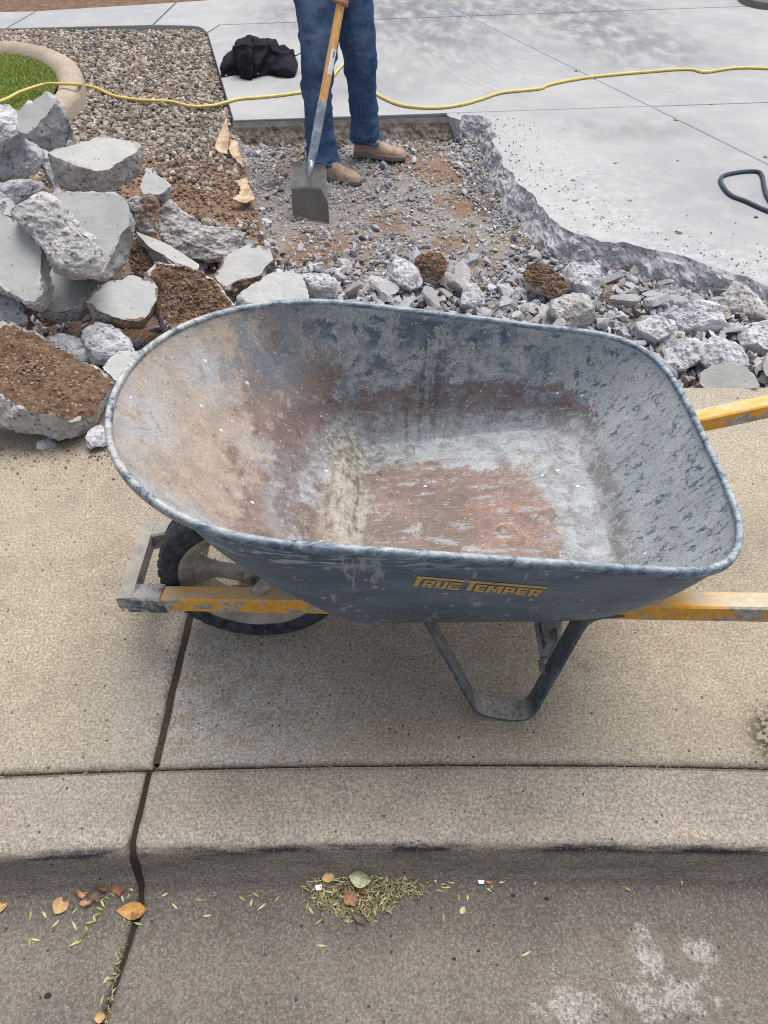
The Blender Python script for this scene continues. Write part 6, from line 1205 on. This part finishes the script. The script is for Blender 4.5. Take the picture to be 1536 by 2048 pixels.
js = np.array([[random.uniform(-.95, .85), .0] for _ in range(170)]); x = js[:, 0]; scatter('joint_litter', np.stack([x, .644 + yoff(x) + RNG.normal(size=len(x)) * .003, np.full(len(x), -.010) + RNG.random(len(x)) * .004], -1), RNG.uniform(.003, .009, len(x)), lsh, stone_mat('joint_bits', [C(*q) for q in ((120, 104, 84), (96, 82, 66), (150, 136, 110), (80, 70, 58), (136, 120, 92))], .8), .25)
# joint soil: dark fill in the gaps
jf_m = soil_mat('joint_soil', False); jf_m2 = plain('damp_joint_dirt', C(50, 43, 36), .95, sc=90, bump=.6)
def fillstrip(name, P, w, mat, up=(0, 0, 1)):
    P = np.array(P, float); T = np.gradient(P, axis=0); T /= np.linalg.norm(T, axis=1, keepdims=True); Sd = np.cross(T, up); Sd /= np.linalg.norm(Sd, axis=1, keepdims=True); V = np.stack([P - Sd * w, P + Sd * w], 1).reshape(-1, 3); V[:, 2] += fbm(V, 60, 2, 5) * .002; return tag(link(name, mesh(name, V, grid_faces(len(P), 2), [mat], smooth=True)), kind='structure')
jd = plain('sandy_joint_dirt', C(74, 64, 54), .95, sc=120, var=.3, bump=.7, bd=.003); ys = np.linspace(.66, 1.95, 90); fillstrip('joint_dirt', [(-.475, y + float(yoff(-.475)), -.009) for y in ys], .016, jd)
xs = np.linspace(-2.5, 2.5, 260); fillstrip('joint_dirt', [(x, .644 + float(yoff(x)), -.014) for x in xs], .010, jf_m2)
kp = [q for q in prof if q[1] > -.14][::-1]; kp = np.array(kp); fillstrip('joint_dirt', [(-.4845 - .024 * float(ss(.45, .18, y)), y + float(yoff(-.49)), z - .010) for y, z in kp[3:-5]], .009, jf_m2, up=(0, -.3, 1))
# loose leaflets, each one a thing
lme = [leafmesh('leaflet', .015 + .003 * (i % 3), .0021, mat=(lg, lp_, lg, lp_)[i % 4], curl=.4, n=7, seed=i) for i in range(6)]
spots = [(150, 1822), (90, 1830), (62, 1830), (205, 1800), (212, 1795), (150, 1852), (174, 1860), (112, 1848), (225, 1788), (262, 1778), (258, 1790), (245, 1795), (398, 1800), (415, 1832), (485, 1798), (503, 1806), (512, 1790), (524, 1814), (555, 1798), (350, 1813), (278, 1848), (330, 1790), (60, 1885), (72, 1880), (615, 1812), (622, 1822), (638, 1844), (870, 1760), (884, 1768), (892, 1775), (879, 1782), (900, 1764), (918, 1793), (935, 1794), (947, 1755), (976, 1778), (984, 1772), (1012, 1756), (1072, 1764), (1235, 1754), (1254, 1778), (1292, 1745), (1280, 1752), (1324, 1744), (1401, 1754), (1522, 1742), (887, 1836), (1052, 1908), (1363, 1763), (1005, 1764), (217, 1958), (213, 1960), (205, 2000), (643, 1892)]
for i, (px, py) in enumerate(spots):
    P = gat(px, py); o = bpy.data.objects.new('leaflet', lme[i % 6]); COL.objects.link(o); o.location = tuple(P + [0, 0, .0006]); o.rotation_euler = (random.uniform(-.1, .1), random.uniform(-.1, .1), random.uniform(0, 6.28)); tag(o, 'tiny narrow green leaflet lying loose in the gutter, apart from the leaf pile', 'leaflet', 'loose leaflets strewn along the gutter')
wp = plain('white_plastic', C(226, 234, 244), .4, var=.03)
for px, py, lab in ((638, 1778, 'small white plastic scrap on the left side of the leaf pile'), (962, 1763, 'small white plastic scrap in the gutter right of the leaf pile')):
    P = gat(px, py) + [0, 0, .010 if px < 700 else .003]; V, F = box((0, 0, 0), (.015, .010, .0012), bev=.0003); V[:, 0] *= 1 - .35 * (V[:, 1] < 0); me = mesh('plastic_scrap', V, F, [wp]); o = link('plastic_scrap', me, None, tuple(P)); o.rotation_euler = (.35, 0, .1); tag(o, lab, 'plastic scrap')
# green sprig
TW = np.array([gat(a, b) + [0, 0, .003] for a, b in ((152, 1890), (172, 1868), (188, 1842), (205, 1815), (212, 1795))]); V, F = tube(catmull(TW, 6), .0011, 6); tw = empty('sprig', tuple(TW[0]), 'thin green sprig with small leaflets lying across the left gutter', 'sprig'); sm_ = plain('green_stem', C(92, 112, 66), .7); me = mesh('stem', V - TW[0], F, [sm_]); link('stem', me, tw)
for i, (px, py) in enumerate(((160, 1885), (150, 1888), (182, 1846), (190, 1838), (200, 1818), (206, 1808), (196, 1830))):
    o = bpy.data.objects.new('leaflet', lme[i % 6]); COL.objects.link(o); o.parent = tw; o.location = tuple(gat(px, py) + [0, 0, .003] - TW[0]); o.rotation_euler = (0, 0, random.uniform(0, 6))
for i, pts in enumerate((((698, 1838), (712, 1852), (717, 1868)), ((822, 1790), (836, 1806), (850, 1822)), ((870, 1782), (900, 1788), (928, 1797)), ((618, 1768), (660, 1764), (690, 1768)), ((531, 1790), (536, 1800), (540, 1812)), ((375, 1906), (360, 1918), (352, 1930)))):
    labs = ['dark bent twig poking from the front of the leaf pile', 'fine straight stalk at the right of the leaf pile', 'thin tan stalk between the leaf pile and the right white scrap', 'pale thin stalk across the left of the leaf pile', 'short brown stalk in the gutter left of the pile', 'hair thin pale stalk on the gutter right of the joint']
    P = catmull(np.array([gat(a, b) + [0, 0, .002 + (.010 if i == 3 else 0)] for a, b in pts]), 5); V, F = tube(P, .0007, 5); me, c = centred('stalk', V, F, mats=[plain('dry_stalk', (C(90, 76, 66), C(120, 110, 100), C(140, 128, 98), C(176, 180, 130), C(120, 90, 66), C(150, 140, 120))[i], .8)]); tag(link('stalk', me, None, c), labs[i], 'stalk')
# dark blobs of old gum on the gutter
gum = plain('old_gum', C(44, 40, 38), .8)
for px, py, r_, lab in ((1093, 1797, .0048, 'black spot of old gum nearest the kerb'), (1026, 1790, .0045, 'brownish gum spot right of the leaf pile'), (957, 1902, .0045, 'black gum spot, upper of the two in the lower middle'), (908, 1919, .0050, 'black gum spot, lower of the two in the lower middle'), (96, 1992, .0070, 'dark gum spot left of the gutter joint')):
    P = gat(px, py); V, F = ball((0, 0, 0), (r_, r_ * .8, .0014), 12, 6); V = V * (1 + .2 * fbm(V, 400, 2, px))[:, None]; tag(link('gum_spot', mesh('gum_spot', V, F, [gum], smooth=True), None, tuple(P)), lab, 'gum')
